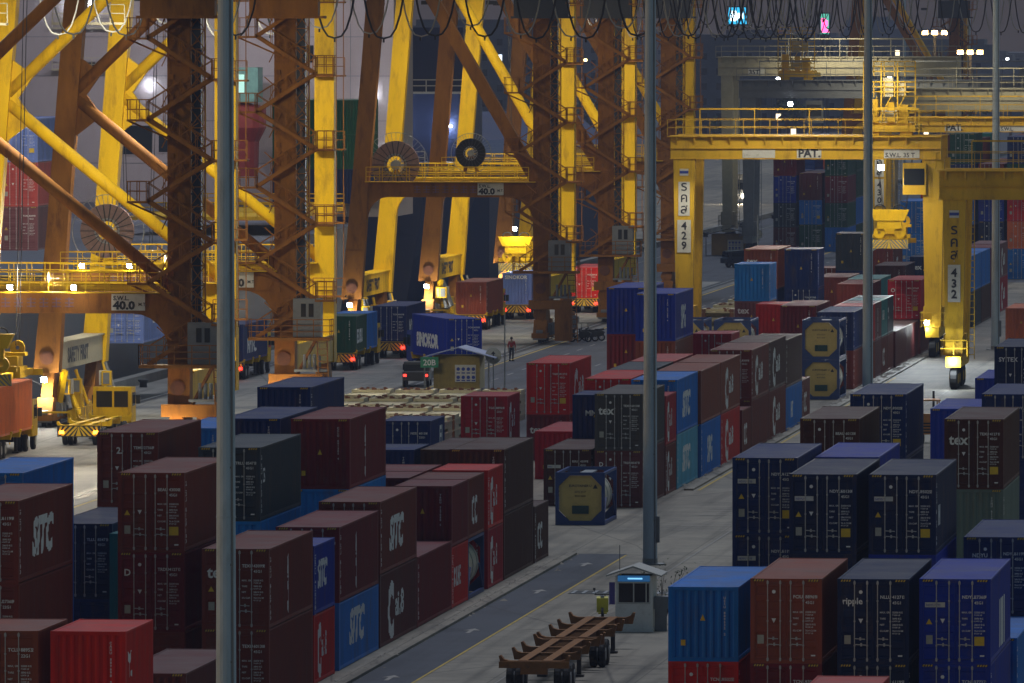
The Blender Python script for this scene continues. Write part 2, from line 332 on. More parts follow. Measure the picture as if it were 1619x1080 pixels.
# ------------------------------------------------------------------ masts
def mast(px,Y,label,h=32,r0=.33,r1=.22,X=-39.6,top=True):
    X=XZ(px,540,Y)[0]
    t=thing('light_mast',label,'light mast',(X,Y,0),0,'tall steel light masts' )
    m=MB(); m.tube((0,0,.25),(0,0,h),r0,18,r1); 
    m.build('pole',MAST,t,smooth=False)
    for k in (1,2): 
        m=MB(); z=h*k/3-1.2; rr=r0+(r1-r0)*z/h+.012; m.tube((0,0,z),(0,0,z+.06),rr,18); m.build('joint_ring',MAST,t)
    m=MB(); m.lathe([(0,.0),(r0+.35,0),(r0+.35,.05),(r0+.02,.05),(r0+.02,.28),(0,.28)],(0,0,0.0),16,'z'); m.box(-.7,.7,-.7,.7,-.2,.0); m.build('base_flange',STEEL,t)
    m=MB(); m.tube((r0*.75,-r0*.75,0),(r1*.75,-r1*.75,h-1),.035,6)
    for k in range(10): m.box(r0*.75-.06-.012*k,r0*.75+.03-.012*k,-r0*.75-.03+.012*k,-r0*.75+.06+.012*k,2+3*k,2.06+3*k)
    m.build('conduit',GREYP,t)
    m=MB(); m.box(r0*.5,r0+.10,-.16,.16,1.0,2.2); m.build('service_hatch',GREYP,t)
    m=MB(); m.ring((0,0,0),1.2,.12,.12,20)
    m=MB(); m.lathe([(.9,h-.5),(1.3,h-.5),(1.3,h-.35),(.9,h-.35)],(0,0,0),16,'z'); m.build('lamp_crown',STEEL,t)
    return t
mast(357,283,'grey tapered light mast nearest the camera, crossing the left container block')
mast(1028,420,'grey tapered light mast standing behind the small guard booth')
mast(1372,560,'grey tapered light mast in the aisle beside the twin tan tanks')
mast(1574,695,'grey tapered light mast right of gantry leg 432')
# thin far masts
for (px,pyt,D_,lab) in ((1532,-20,1250,'thin far light mast between the two right hand masts'),(1430,-20,1350,'thinnest far light mast rising from the grey gantries')):
    x,z=XZ(px,pyt,D_); t=thing('light_mast',lab,'light mast',(x,D_,0)); m=MB(); m.tube((0,0,0),(0,0,z+6),.28,10,.18); m.build('pole',MAST,t); m=MB(); m.box(-.8,.8,-.3,.3,z+5.8,z+6.1); m.build('lamp_crown',STEEL,t)
# small poles
def lamp_pole(px,pyb,pyt,label,r=.05,camr=False,cat='pole'):
    x,y=G(px,pyb); z=XZ(px,pyt,y)[1]; t=thing('camera_pole' if camr else 'sign_pole',label,cat,(x,y,0)); m=MB(); m.tube((0,0,0),(0,0,z),r,8); m.build('pole',STEEL,t)
    if camr: m=MB(); m.tube((-.5,0,z),(.05,0,z-.05),.13,8); m.box(-.55,.0,-.12,.12,z+.1,z+.15); m.build('camera_housing',GREYP,t)
    return t,z
lamp_pole(1053,470,151,'thin grey pole with a security camera left of gantry leg 429',.09,True)
lamp_pole(798,618,497,'thin grey pole behind the small green numbered shed',.05)
lamp_pole(1198,478,340,'thin dark pole near the far hut',.06)
# ------------------------------------------------------------------ quay cranes
XS=-74.7; GA=14.6; FR=18.8
def zig(m,x0,x1,z0,z1,y,step):
    k=0; z=z0
    while z<z1:
        a,b=(x0,x1) if k%2==0 else (x1,x0); s=1 if b>a else -1
        for yy in (y-.35,y+.35):
            m.bar((a,yy,z),(b,yy,z+step),.06,.22)
            m.bar((a,yy,z+1.0),(b,yy,z+step+1.0),.045)
            for j in range(5):
                f=j/4; m.bar((a+(b-a)*f,yy,z+step*f),(a+(b-a)*f,yy,z+step*f+1.0),.035)
        for j in range(8):
            f=(j+.5)/8; cx=a+(b-a)*f; m.box(cx-.12,cx+.12,y-.35,y+.35,z+step*f-.02,z+step*f+.02)
        # landing with cage rails
        l0,l1=sorted((b,b+s*1.15)); zz=z+step; m.box(l0,l1,y-.5,y+.5,zz-.12,zz)
        for xx in (l0+.05,(l0+l1)/2,l1-.05):
            for yy in (y-.48,y+.48): m.bar((xx,yy,zz),(xx,yy,zz+1.1),.05)
        for h in (.55,1.1):
            for yy in (y-.48,y+.48): m.bar((l0,yy,zz+h),(l1,yy,zz+h),.05)
            e=l1 if s>0 else l0; m.bar((e,y-.48,zz+h),(e,y+.48,zz+h),.05)
        m.bar((l0,y+.3,zz-.1),(0,y+.45,zz-1.3),.10)
        for q in (-.9,.9): m.bar((q,y+.4,zz-1.6),(q*.2,y+.4,zz-.1),.06); m.bar((q*.3,y-.3,zz-.9),(q*1.3,y+.3,zz-.2),.05)
        z+=step; k+=1
    return m
def reel(t,x,y,z,r,big=True):
    p=MB(); n=26
    p.lathe([(r*.36,-.10),(r,-.16),(r,.16),(r*.36,.10),(r*.36,-.10)],(x,y,z),n)
    for k in range(22):
        a=6.283*k/22; p.bar((x+r*.38*math.cos(a),y-.15,z+r*.38*math.sin(a)),(x+r*.99*math.cos(a),y-.19,z+r*.99*math.sin(a)),.07,.05,mi=1)
    c=p.build('cable_reel',[mat('reel_cable',(.26,.17,.16),rough=.7,noise=.25,scale=5),DRK] if big else [BLK,DRK],t)
    p=MB(); p.lathe([(0,-.3),(r*.2,-.3),(r*.22,.2),(0,.2)],(x,y,z),14); p.ring((x,y,z),r*.45,.08,.3,24)
    for k in range(14):
        a=6.283*k/14; p.bar((x,y-.2,z),(x+r*.45*math.cos(a),y-.2,z+r*.45*math.sin(a)),.05)
    p.build('reel_hub',[STEEL],c)
    p=MB(); p.ring((x,y+.3,z),r*1.34,.05,.05,36)
    for k in range(18):
        a=.2+2.75*k/18; p.bar((x+r*.9*math.cos(a),y+.28,z+r*.9*math.sin(a)),(x+r*1.34*math.cos(a),y+.28,z+r*1.34*math.sin(a)),.035)
    p.build('guide_ring',STEEL,c)
    p=MB(); p.bar((x,y,z),(x-.5,y+.2,z-r*1.25),.2); p.bar((x,y,z),(x+.5,y+.2,z-r*1.25),.2); p.build('reel_stand',YDK,c)
def lampfix(t,x,y,z,m_=EW,r=.16,w=0,col_=COOL,aim=None,name='flood_lamp'):
    p=MB(); p.box(x-r*1.3,x+r*1.3,y-.1,y+.25,z-r,z+r); o=p.build(name,DRK,t)
    p=MB(); p.box(x-r*1.15,x+r*1.15,y-.14,y-.105,z-r*.85,z+r*.85); p.box(x-r,x+r,y-.08,y+.2,z-r-.03,z-r-.004); p.build('lamp_lens',m_,o)
    if w: point('lamp_light',(x,y-.5,z-.5),w,col_,.25,o)
    return o
def bogie(t,x,y,sy):
    p=MB(); p.prism([(y-1.9,1.5),(y+1.9,1.5),(y+.8,3.4),(y-.8,3.4)],x-.35,x+.35,axis='x')
    for d in (-1.6,1.6):
        p.prism([(y+d-1.35,.75),(y+d+1.35,.75),(y+d+.5,1.8),(y+d-.5,1.8)],x-.5,x+.5,axis='x'); p.box(x-.6,x+.6,y+d-1.45,y+d+1.45,.42,.8)
    b=p.build('bogie',YDK,t)
    for d in (-2.5,-.8,.8,2.5):
        p=MB(); p.lathe([(0,-.14),(.34,-.14),(.34,.14),(0,.14)],(x,y+d,.37),14,'x'); p.build('wheel',DRK,b)
    p=MB()
    for d in (-2.9,2.9): p.tube((x-.25,y+d,.9),(x+.25,y+d,.9),.16,8); p.box(x-.5,x+.5,y+d-.12,y+d+.12,.3,.7)
    for d in (-1.2,.2,1.5): p.tube((x+.55,y+d,.6),(x+.55,y+d,1.5),.17,8); p.box(x+.5,x+.8,y+d+.3,y+d+.8,.9,1.4)
    p.build('drive_motor',GREYP,b)
def sts(Yf,typ,label,det=2,sgn=True,rl=None,seed=0):
    rn=random.Random(seed)
    t=thing('quay_crane',label,'quay crane',(XS,Yf,0),0,'ship to shore cranes along the quay')
    zb=8.4 if typ=='A' else 11.2; wx=lambda z:-GA+.08*(z-4); TOP=36
    for y,nm in ((0,0),(FR,1)):
        p=MB(); p.box(-.62,.62,y-.62,y+.62,3.3,TOP)
        for z in (7,12,16,20,24,29): p.box(-.64,.64,y-.64,y+.64,z,z+.05)
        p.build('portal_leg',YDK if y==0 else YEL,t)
        p=MB(); z0,z1=3.3,TOP; a,b=wx(z0),wx(z1)
        wv=[]
        for z,x in ((z0,a),(12,wx(12)),(z1,b)):
            hw=.78 if z<5 else .64
            wv+=[(x-hw,y-.62,z),(x+hw,y-.62,z),(x+hw,y+.62,z),(x-hw,y+.62,z)]
        fs=[(0,3,2,1),(8,9,10,11)]
        for k in (0,4): fs+=[(k+i,k+(i+1)%4,k+4+(i+1)%4,k+4+i) for i in range(4)]
        p.add(wv,fs)
        for z in (7,14,18,24,30): p.box(wx(z)-.665,wx(z)+.665,y-.64,y+.64,z,z+.045)
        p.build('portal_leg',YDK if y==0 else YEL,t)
        p=MB(); p.box(wx(zb)+.5,-.62,y-.5,y+.5,zb,zb+1.1); p.box(wx(zb)+.5,-.62,y-.62,y+.62,zb+1.1,zb+1.16); p.box(wx(zb)+.5,-.62,y-.56,y+.56,zb-.05,zb)
        # curved knee under the beam
        pts=[(-.63,zb-.05)]+[(-.63-2.0*(1-math.sin(a*math.pi/12)) , zb-.05-2.0*(1-math.cos(a*math.pi/12))) for a in range(0,7)]
        p.prism(pts,y-.45,y+.45)
        pts=[(wx(zb)+.55,zb-.05)]+[(wx(zb)+.55+1.6*(1-math.sin(a*math.pi/12)) , zb-.05-1.8*(1-math.cos(a*math.pi/12))) for a in range(0,7)]
        p.prism(pts,y-.45,y+.45)
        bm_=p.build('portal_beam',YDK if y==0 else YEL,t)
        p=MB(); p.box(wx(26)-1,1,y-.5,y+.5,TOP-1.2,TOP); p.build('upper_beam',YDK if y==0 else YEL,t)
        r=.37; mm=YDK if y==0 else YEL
        if typ=='A':
            zn=20.2; xn=wx(zn)+.5
            for q in ((-.5,32.3),(-.5,9.9)):
                p=MB(); p.tube((xn,y,zn-.3 if q[1]<20 else zn+.3),(q[0],y,q[1]),r,14,.34); p.build('brace',mm,t,smooth=True)
            p=MB(); p.prism([(xn-.2,zn-2.6),(xn+1.5,zn-1.3),(xn+.6,zn),(xn+1.5,zn+1.3),(xn-.2,zn+2.6)],y-.18,y+.18); p.build('gusset_plate',mm,t)
        else:
            p=MB()
            if y==0: p.bar((-.4,y,zb+1.2),(wx(33),y,33),1.0,.95)
            else: p.tube((-.4,y,zb+1.2),(wx(33),y,33),.42,14)
            p.build('brace',mm,t)
        # walkway and hand rail on the beam
        p=MB(); p.box(wx(zb)+.5,-.4,y-1.25,y-.6,zb+1.1,zb+1.16)
        rail(p,(wx(zb)+.6,y-1.22,zb+1.16),(-.9,y-1.22,zb+1.16),1.1,12,.022,mids=2)
        rail(p,(wx(zb)+.6,y+.6,zb+1.16),(-.9,y+.6,zb+1.16),1.1,12,.022,mids=1)
        p.build('hand_rail',YEL,t)
    # rear walkway level seen behind the front beam
    p=MB(); p.box(wx(zb)+.5,-.6,4,5.6,zb+.2,zb+.5); rail(p,(wx(zb)+.6,4,zb+.5),(-.9,4,zb+.5),1.1,10,.03,mids=2); p.build('service_walkway',YEL,t)
    # sills, safety lettering
    for x in (-GA,0):
        p=MB(); p.box(x-.55,x+.55,.63,FR-.63,3.4,5.0); p.box(x-.68,x+.68,.63,FR-.63,5.0,5.08)
        s=p.build('sill_beam',BEIG if (typ=='A' and x<0) else YEL,t)
        if x<0: 
            p=MB(); put(p,txt('SAFETY FIRST',1.2,.05,'LEFT',0,1,1.15),(x+.57,4.0,3.78),(0,1,0),(0,0,1)); p.build('safety_lettering',BKL,s,fix=False)
        for y in (1.0,FR-1.0): bogie(t,x,y,1)
    # rams, motors and boxes hung under the waterside sill
    rc=random.Random(seed+40)
    for k in range(5):
        yy=.4+rc.random()*5.5 if k<3 else FR-1-rc.random()*4; xx=-GA+rc.uniform(.5,1.2)
        p=MB(); p.tube((xx,yy,3.3),(xx+rc.uniform(.2,.9),yy-rc.uniform(.2,1.2),1.2),.11,8); p.tube((xx+.1,yy,2.4),(xx+.5,yy-.7,1.0),.16,8); p.build('ram',YEL if k%2 else GREYP,t)
        p=MB(); p.tube((xx+.3,yy+.8,.5),(xx+.3,yy+.8,1.5),.24,10); p.box(xx+.05,xx+.55,yy+.55,yy+1.05,1.5,1.65); p.tube((xx+.3,yy+.8,1.65),(xx+.3,yy+.8,1.9),.1,8); p.build('drive_motor',GREYP if k%2 else YEL,t)
        p=MB(); p.box(xx,xx+.6,yy-1.6,yy-1.1,1.9,2.8); p.box(xx+.1,xx+.5,yy-1.63,yy-1.6,2.0,2.7,1); p.build('junction_box',[YEL if k%3 else WPL,GREYP],t)
    p=MB(); 
    for h in (.5,1.0): p.bar((-GA+1.9,-1.5,.1+h),(-GA+1.9,FR+1,.1+h),.05)
    for k in range(11): p.bar((-GA+1.9,-1.5+k*2,.1),(-GA+1.9,-1.5+k*2,1.15),.05)
    p.bar((-GA-.7,-3.2,1.0),(-GA+1.9,-3.2,1.0),.12); p.bar((-GA-.7,-3.2,.3),(-GA-.7,-3.2,1.0),.1); p.bar((-GA+1.9,-3.2,.1),(-GA+1.9,-3.2,1.0),.1); p.build('guard_rail',YEL,t)
    for x_ in (-GA+.05,.0):
        p=MB(); p.lathe([(0,-.08),(.42,-.08),(.42,.0),(0,.0)],(x_-.05,-.64,4.2),18); p.ring((x_-.05,-.72,4.2),.3,.06,.06,16); p.build('pin_cover',RUST,t)
    # foot panels beneath the sill
    p=MB(); p.tube((-GA+.2,3.5,3.4),(-GA+1.6,2.2,.6),.16,8); p.bar((-GA+.9,.6,3.4),(-GA+.4,1.2,1.2),.35); p.box(-GA+.7,-GA+1.5,3.0,4.6,.1,1.9); p.box(-GA+.7,-GA+1.3,6,9,.1,1.2); p.build('hydraulic_unit',YEL,t)
    # base platform, cabin, lower stair
    zp=5.54
    p=MB(); p.box(-2.0,3.0,-2.4,-.7,zp-.18,zp); rail(p,(-2.0,-2.38,zp),(3.0,-2.38,zp),1.1,5,.025,mids=2); rail(p,(3.0,-2.38,zp),(3.0,-.8,zp),1.1,2,.025,mids=2); rail(p,(-2,-2.38,zp),(-2,-.8,zp),1.1,2,.025)
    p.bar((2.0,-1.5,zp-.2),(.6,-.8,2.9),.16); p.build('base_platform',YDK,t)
    p=MB(); p.box(.66,2.35,-1.7,-.66,zp+.02,zp+2.35); c=p.build('electric_cabin',GREYP,t)
    for x in (1.15,1.62): p=MB(); p.box(x,x+.3,-1.73,-1.7,zp+1.25,zp+2.05); p.build('window',GLS,c)
    p=MB(); 
    for k in range(4): p.tube((1.3+.3*k,-1.2,3.6),(1.3+.3*k,-1.2,4.5),.11,8)
    p.box(.7,2.7,-1.6,-.8,3.45,3.6); p.build('gas_bottle_rack',GREYP,t)
    p=MB()
    for x in (2.35,2.95): p.bar((x,-1.9,.1),(x-.25,-1.5,zp),.07)
    for k in range(14): p.bar((2.33-.02*k,-1.9+.03*k,.4+.37*k),(2.93-.02*k,-1.9+.03*k,.4+.37*k),.05)
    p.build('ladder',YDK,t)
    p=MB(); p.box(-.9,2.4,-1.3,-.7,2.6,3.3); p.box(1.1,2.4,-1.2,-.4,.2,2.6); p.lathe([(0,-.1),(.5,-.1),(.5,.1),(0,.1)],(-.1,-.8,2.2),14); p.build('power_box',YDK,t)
    if typ=='A':
        p=MB(); p.box(-.9,-.1,-2.2,-1.5,.1,1.35); b=p.build('lamp_cabinet',WPL,t); p=MB(); p.box(-.75,-.25,-2.1,-1.6,1.36,1.75); p.build('lamp_lens',EY,b); point('lamp_light',(-.5,-3.0,1.9),160,WARM,.3,b)
    # stair tower on the camera face of the landward front leg
    st=2.28
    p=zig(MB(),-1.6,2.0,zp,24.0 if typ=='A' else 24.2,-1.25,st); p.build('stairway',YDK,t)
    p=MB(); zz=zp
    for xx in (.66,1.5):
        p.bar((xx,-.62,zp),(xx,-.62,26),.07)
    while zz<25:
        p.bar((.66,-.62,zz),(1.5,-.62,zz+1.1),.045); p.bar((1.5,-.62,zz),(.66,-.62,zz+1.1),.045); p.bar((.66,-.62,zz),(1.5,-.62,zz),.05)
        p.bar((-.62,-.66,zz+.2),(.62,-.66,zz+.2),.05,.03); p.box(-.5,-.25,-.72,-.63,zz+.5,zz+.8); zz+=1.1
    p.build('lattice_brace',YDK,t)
    p=MB(); p.box(.75,1.25,-.5,.1,zp,TOP-4)
    for z in range(7,32,2): p.box(.7,1.3,-.55,-.5,z,z+.1)
    p.build('cable_duct',mat('blue_black_duct',(.015,.025,.045),rough=.5,noise=.2),t)
    p=MB()
    for x in (1.35,1.5): p.tube((x,-.3,zp),(x,-.3,TOP-5),.03,5)
    p.build('conduit',YEL,t)
    # caged ladder landings on the rear leg
    p=MB()
    for k in range(5):
        z=7.5+k*4.6; p.box(-.6,1.4,FR-1.5,FR-.64,z-.1,z)
        for h in (.55,1.1): p.bar((-.6,FR-1.48,z+h),(1.4,FR-1.48,z+h),.05)
        for x in (-.6,.1,.7,1.4): p.bar((x,FR-1.48,z),(x,FR-1.48,z+1.1),.05)
    for x in (.8,1.25): p.bar((x,FR-.9,7),(x,FR-.9,27),.05)
    p.build('landing',YDK,t)
    # sign board
    sx=(-2.35 if typ=='A' else -4.6)-.0
    p=MB(); p.box(sx-1.45 if typ=='A' else sx-.3,sx+.45 if typ=='A' else sx+1.7,-.58,-.54,zb+.12,zb+1.05); s=p.build('load_sign',WPL,t)
    p=MB(); x0=sx-1.35 if typ=='A' else sx-.2
    put(p,txt('S.W.L.',.34,.03),(x0,-.60,zb+.70)); put(p,txt('40.0',.62,.05,'LEFT',0,1,1.15),(x0,-.60,zb+.2)); put(p,txt('M.T.',.26,.02),(x0+1.42,-.60,zb+.38)); p.build('sign_lettering',BKL,s,fix=False)
    p=MB(); put(p,txt('# & = | # @ %',.75,.02),(sx-8.6 if typ=='A' else sx-4.8,-.575,zb+.25)); 
    # maker's faded characters: strokes only
    p=MB(); rr=random.Random(5)
    for k in range(7):
        x=(sx-8.4 if typ=='A' else sx-5.2)+k*.72; 
        for j in range(3): p.box(x,x+.5,-.58,-.565,zb+.32+.2*j,zb+.37+.2*j)
        p.box(x+.2,x+.26,-.582,-.567,zb+.28,zb+.85); p.box(x+rr.uniform(0,.4),x+.45,-.584,-.569,zb+.5,zb+.54)
    p.build('faded_lettering',mat('faded_blue_print',(.16,.10,.16),rough=.7,noise=.3),t,fix=False)
    lampfix(t,-GA-.1,-1.0,2.9,EW,.15,420 if typ=='A' else 300,(1,.93,.78),name='sill_lamp')
    if rl:
        for x,z,r,big in rl: reel(t,x,.95,z,r,big)
    # head level platform under the upper works
    zu=25.0
    p=MB(); p.box(-2.2,2.6,-1.9,-.7,zu-.16,zu); p.box(-2.0,2.2,-1.7,-.7,zu,zu+2.2); p.build('upper_platform',DRK if typ=='B' else YDK,t)
    p=MB(); rail(p,(-15.8,FR*.5,zu-.4),(-11.3,FR*.5,zu-.4),1.1,5,.03); p.box(-15.8,-11.3,FR*.5-.4,FR*.5+.4,zu-.55,zu-.4)
    if typ=='A': p.build('trolley_platform',BEIG,t)
    # boom girder (above the picture) that carries the festoon
    p=MB(); p.box(-52,22,FR*.5-3.2,FR*.5-2.2,29.2,31.2); p.box(-52,22,FR*.5+2.2,FR*.5+3.2,29.2,31.2); p.box(-52,22,FR*.5-.2,FR*.5+.1,28.3,28.6); 
    for k in range(12): p.box(-50+6*k,-49.6+6*k,FR*.5-3,FR*.5+3,29.4,29.9)
    for x in (-1,-GA+2): p.box(x-.5,x+.5,0,FR,31.2,32.4)
    p.build('boom_girder',YEL,t)
    for x,y,ww in ((-9.4,-.75,45),(-5.8,-.75,45),(-12.3,-.75,45)):
        if typ=='A': lampfix(t,x,y-.6,zb+1.45,EW,.12,ww,(1,.93,.85))
    # lamps at head level lighting the rear frame and the apron
    L=MB(); L.box(-9.4,-8.6,.7,1.1,zu+.9,zu+1.2); L.box(-4.4,-3.6,.7,1.1,zu+.9,zu+1.2); f=L.build('flood_lamp',DRK,t)
    return t
def festoon(t,x0,n,sp,zt,zl,y,seed,r=.05):
    rn=random.Random(seed)
    for k in range(n):
        for q in range(2):
            dark=q==0; a=x0+k*sp+(0 if dark else -sp*.28)+rn.uniform(-.06,.06); b=a+sp*(.98 if dark else .95); zz=zl+rn.uniform(-.12,.12)+(0 if dark else .1)
            if k%3==2 and not dark: zz+=.5
            pts=[]
            for j in range(11):
                f=j/10; u=2*f-1; pts.append((a+(b-a)*(.5+.5*math.copysign(abs(u)**.8,u)),y+(0 if dark else .5),zz+(zt-zz)*abs(u)**2.3))
            p=MB(); p.path(pts,r*(1.15 if dark else .9),6); o=p.build('festoon_cable',BLK if dark else mat('pale_cable',(.30,.30,.29),rough=.6,noise=.1),t)
            p=MB(); p.box((a+b)/2-.05,(a+b)/2+.05,y-.06,y+.06,zz-.25,zz-.04); p.build('cable_clip',BLK,o)
CR1=sts(513.6,'A','yellow quay crane cut by the left edge, its stair tower nearest the camera',seed=1)
CR2=sts(558.2,'A','yellow quay crane with a pale SAFETY FIRST sill, second from the left edge',seed=2,rl=[(-11.1,11.9,1.65,True)])
CR3=sts(706.0,'B','yellow quay crane in the middle with two cable reels over its load sign',seed=3,rl=[(-11.4,13.6,1.85,True),(-5.6,14.5,1.15,False)])
CR4=sts(756.0,'B','yellow quay crane right behind the middle one with the two cable reels',seed=4)
CR5=sts(811.5,'B','dim brown quay crane just left of gantry leg 429',seed=5)
CR6=sts(1222,'B','faint far quay crane whose legs show through the hanging cables',seed=6)
festoon(CR3,9,4,3.0,28.4,23.4,FR*.5-.1,1,.055)
festoon(CR4,-1.5,8,2.3,28.4,23.2,FR*.5-.1,2,.05)
festoon(CR5,4.5,9,1.9,28.4,23.3,FR*.5-.1,3,.045)
festoon(CR4,-2.4,9,2.2,28.4,24.2,FR*.5-.6,7,.04)
festoon(CR5,3.6,10,1.8,28.4,24.0,FR*.5-.6,8,.04)
festoon(CR5,21,5,2.2,28.4,23.6,FR*.5-.4,9,.045)
festoon(CR2,-6.0,9,3.12,28.4,23.7,FR*.5-.1,4,.055)
festoon(CR1,-9.0,4,3.12,28.4,23.9,FR*.5-.1,12,.05)
# ------------------------------------------------------------------ rubber tyred gantries
def chevron(m,x0,x1,y,z0,z1,n=4,mi=0,w=.5):
    cx=(x0+x1)/2; step=(x1-x0)/2/n
    for k in range(n*2+2):
        a=k*step
        for s in (-1,1):
            # diagonal band clipped in x
            pts=[]
            for z,o in ((z0,0),(z1,(z1-z0))):
                u=a-o*1.0; pts.append((u,z))
            (u0,zz0),(u1,zz1)=pts; hw=step*w
            q=[(u0,zz0),(u0+hw,zz0),(u1+hw,zz1),(u1,zz1)]
            H_=(x1-x0)/2; q=[(min(max(u,0),H_),z) for u,z in q]
            if max(p[0] for p in q)-min(p[0] for p in q)<.01 or (q[0][0]==q[1][0] and q[2][0]==q[3][0]): continue
            m.add([(cx+s*u,y,z) for u,z in q],[(0,1,2,3)],mi)
def rtg(X0,X1,Y,zb,zt,num,label,mt,dp=7.0,lw=1.35,det=2,trol=None,signs=(),legsign=True):
    t=thing('rubber_tyred_gantry',label,'gantry crane',(X0,Y,0),0,'rubber tyred gantries over the yard'); W=X1-X0
    for y in (0,dp):
        for x in (0,W):
            p=MB(); a,b=lw*.36,lw*.5; p.add([(x-a,y-.35,1.9),(x+a,y-.35,1.9),(x+a,y+.35,1.9),(x-a,y+.35,1.9),(x-b,y-.45,zb),(x+b,y-.45,zb),(x+b,y+.45,zb),(x-b,y+.45,zb)],[(0,3,2,1),(4,5,6,7),(0,1,5,4),(1,2,6,5),(2,3,7,6),(3,0,4,7)])
            L=p.build('leg',mt,t)
            if y==0 and legsign and x==(0 if num!='430' else 0):
                p=MB(); p.box(-.42,.42,-.475,-.455,zb-6.9,zb-4.4) if num!='429' else p.box(-.5,.5,-.475,-.455,zb-6.9,zb-4.5); s=p.build('number_panel',WPL,L)
                p=MB(); vtext(p,num,(0,-.49,zb-5.2),.78,.72,.03); p.build('number_lettering',BKL,s,fix=False)
                p=MB(); p.box(-.42,.42,-.475,-.455,zb-4.2,zb-1.7) if num!='432' else p.box(-.02,.02,-.47,-.46,zb-4.2,zb-4.1); s=p.build('name_panel',WPL,L)
                p=MB(); vtext(p,'\u0e23\u0e04\u0e2a',(0,-.49,zb-2.35),1.0,.84,.012); p.build('name_lettering',BKL,s,fix=False)
                p=MB(); p.box(-.32,.32,-.475,-.46,zb-1.25,zb-.75); s=p.build('flag_sticker',WPL,L); p=MB(); p.box(-.32,.32,-.482,-.478,zb-1.1,zb-.9); p.build('flag_band',BLU,s)
        p=MB(); p.box(-1.0,W+.6,y-.45,y+.45,zb,zt); p.box(-1.05,W+.65,y-.55,y+.55,zt,zt+.05); p.box(-1.05,W+.65,y-.55,y+.55,zb-.04,zb)
        g=p.build('girder',mt,t)
        p=MB(); rail(p,(-1.2,y-.8,zt+.05),(W+.6,y-.8,zt+.05),1.15,int(W/2.2),.022,mids=1); p.box(-1.2,W+.6,y-.85,y-.56,zt-.05,zt)
        for k in range(int(W/1.3)): p.prism([(y-.84,zt-.05),(y-.46,zt-.05),(y-.46,zt-.65)],-.6+1.3*k,-.5+1.3*k,axis='x')
        p.box(-1.0,W+.6,y-.62,y-.452,zb+(zt-zb)*.44,zb+(zt-zb)*.44+.04)
        if y==0:
            p.bar((1.2,y-.9,zt+2.0),(W-1,y-.9,zt+2.0),.12)
            for k in range(5): p.bar((1.2+(W-2.2)*k/4,y-.9,zt),(1.2+(W-2.2)*k/4,y-.9,zt+2.0),.07)
        p.build('hand_rail',mt,t)
    for x in (0,W):
        p=MB(); p.box(x-.5,x+.5,-1.2,dp+1.2,1.5,2.2); p.build('sill_beam',mt,t)
        for y in (-.5,1.4,dp-1.4,dp+.5):
            p=MB(); p.lathe([(0,-.28),(.55,-.28),(.72,-.2),(.72,.2),(.55,.28),(0,.28)],(x,y,.73),18,'x'); w=p.build('wheel',BLK,t)
            p=MB(); p.lathe([(0,-.3),(.34,-.3),(.34,.3),(0,.3)],(x,y,.73),12,'x'); p.build('rim',mt,w)
        p=MB(); p.box(x-.75,x+.75,.4,2.6,2.25,3.7); p.box(x-.6,x+.6,3.0,5.4,2.25,3.4); rail(p,(x-.9,-.9,2.2),(x-.9,dp,2.2),1.1,5,.03); rail(p,(x-.9,-.9,2.2),(x+.9,-.9,2.2),1.1,2,.03); p.build('power_unit',mt,t)
    # leg ladder
    p=MB()
    for xx in (W-.2,W+.25) if num=='429' else (.85,1.3): p.bar((xx,.5,2),(xx,.5,zb),.06)
    for k in range(int((zb-3)/.45)):
        a,b=(W-.2,W+.25) if num=='429' else (.85,1.3); p.bar((a,.5,2.3+.45*k),(b,.5,2.3+.45*k),.045)
    p.build('ladder',mt,t)
    for (xa,xb,s,bold,mm,sz) in signs:
        p=MB(); h=(zt-zb)*.42; p.box(xa-X0,xb-X0,-.49,-.46,zb+.05,zb+.05+h); q=p.build('sign_board',WPL,t); p=MB(); put(p,txt(s,sz,bold),(xa-X0+.1,-.50,zb+.13)); p.build('sign_lettering',mm,q,fix=False)
    if trol is not None:
        x=trol-X0; p=MB(); p.box(x-1.9,x+1.9,-.6,dp+.6,zt+.35,zt+.8); p.box(x-1.9,x+1.6,.3,dp-.5,zt+.8,zt+1.0)
        for xx in (-1.2,1.2):
            p.box(x+xx-.45,x+xx+.45,-.4,.6,zt+.05,zt+.4)
        p.box(x-1.6,x-.9,.2,1.6,zt+1.0,zt+2.7); p.box(x-.2,x+.3,.1,.9,zt+1.0,zt+2.5); p.box(x+.5,x+1.3,.4,2,zt+1.0,zt+2.3)
        T=p.build('trolley',RYEL,t)
        p=MB()
        for zz in (1.0,2.9,4.4): rail(p,(x-1.9,-.6,zt+zz),(x+1.9,-.6,zt+zz),1.1,5,.035,mids=2)
        for xx in (-1.9,-.6,.6,1.9): p.bar((x+xx,-.6,zt+.8),(x+xx,-.6,zt+5.4),.09)
        for k in range(4): p.bar((x-1.9+k,-.6,zt+1),(x-.9+k,-.6,zt+2.9),.06)
        p.build('trolley_frame',RYEL,T)
        p=MB(); p.tube((x-.6,.5,zt+1.6),(x+.6,.5,zt+1.6),.5,14); p.box(x-.5,x+.25,-.3,.2,zt+2.9,zt+4.3); p.box(x+.6,x+1.2,-.3,.2,zt+3.0,zt+3.9); p.build('hoist_drum',BEIG,T)
        p=MB(); p.box(x+1.0,x+2.7,-.9,1.2,zb-2.6,zb-.3); c=p.build('operator_cabin',mt,t); p=MB(); p.box(x+1.1,x+2.6,-.93,-.905,zb-1.9,zb-.7); p.build('window',GLS,c)
        lampfix(t,x-.6,-.7,zb-.6,EW,.2,0)
    return t
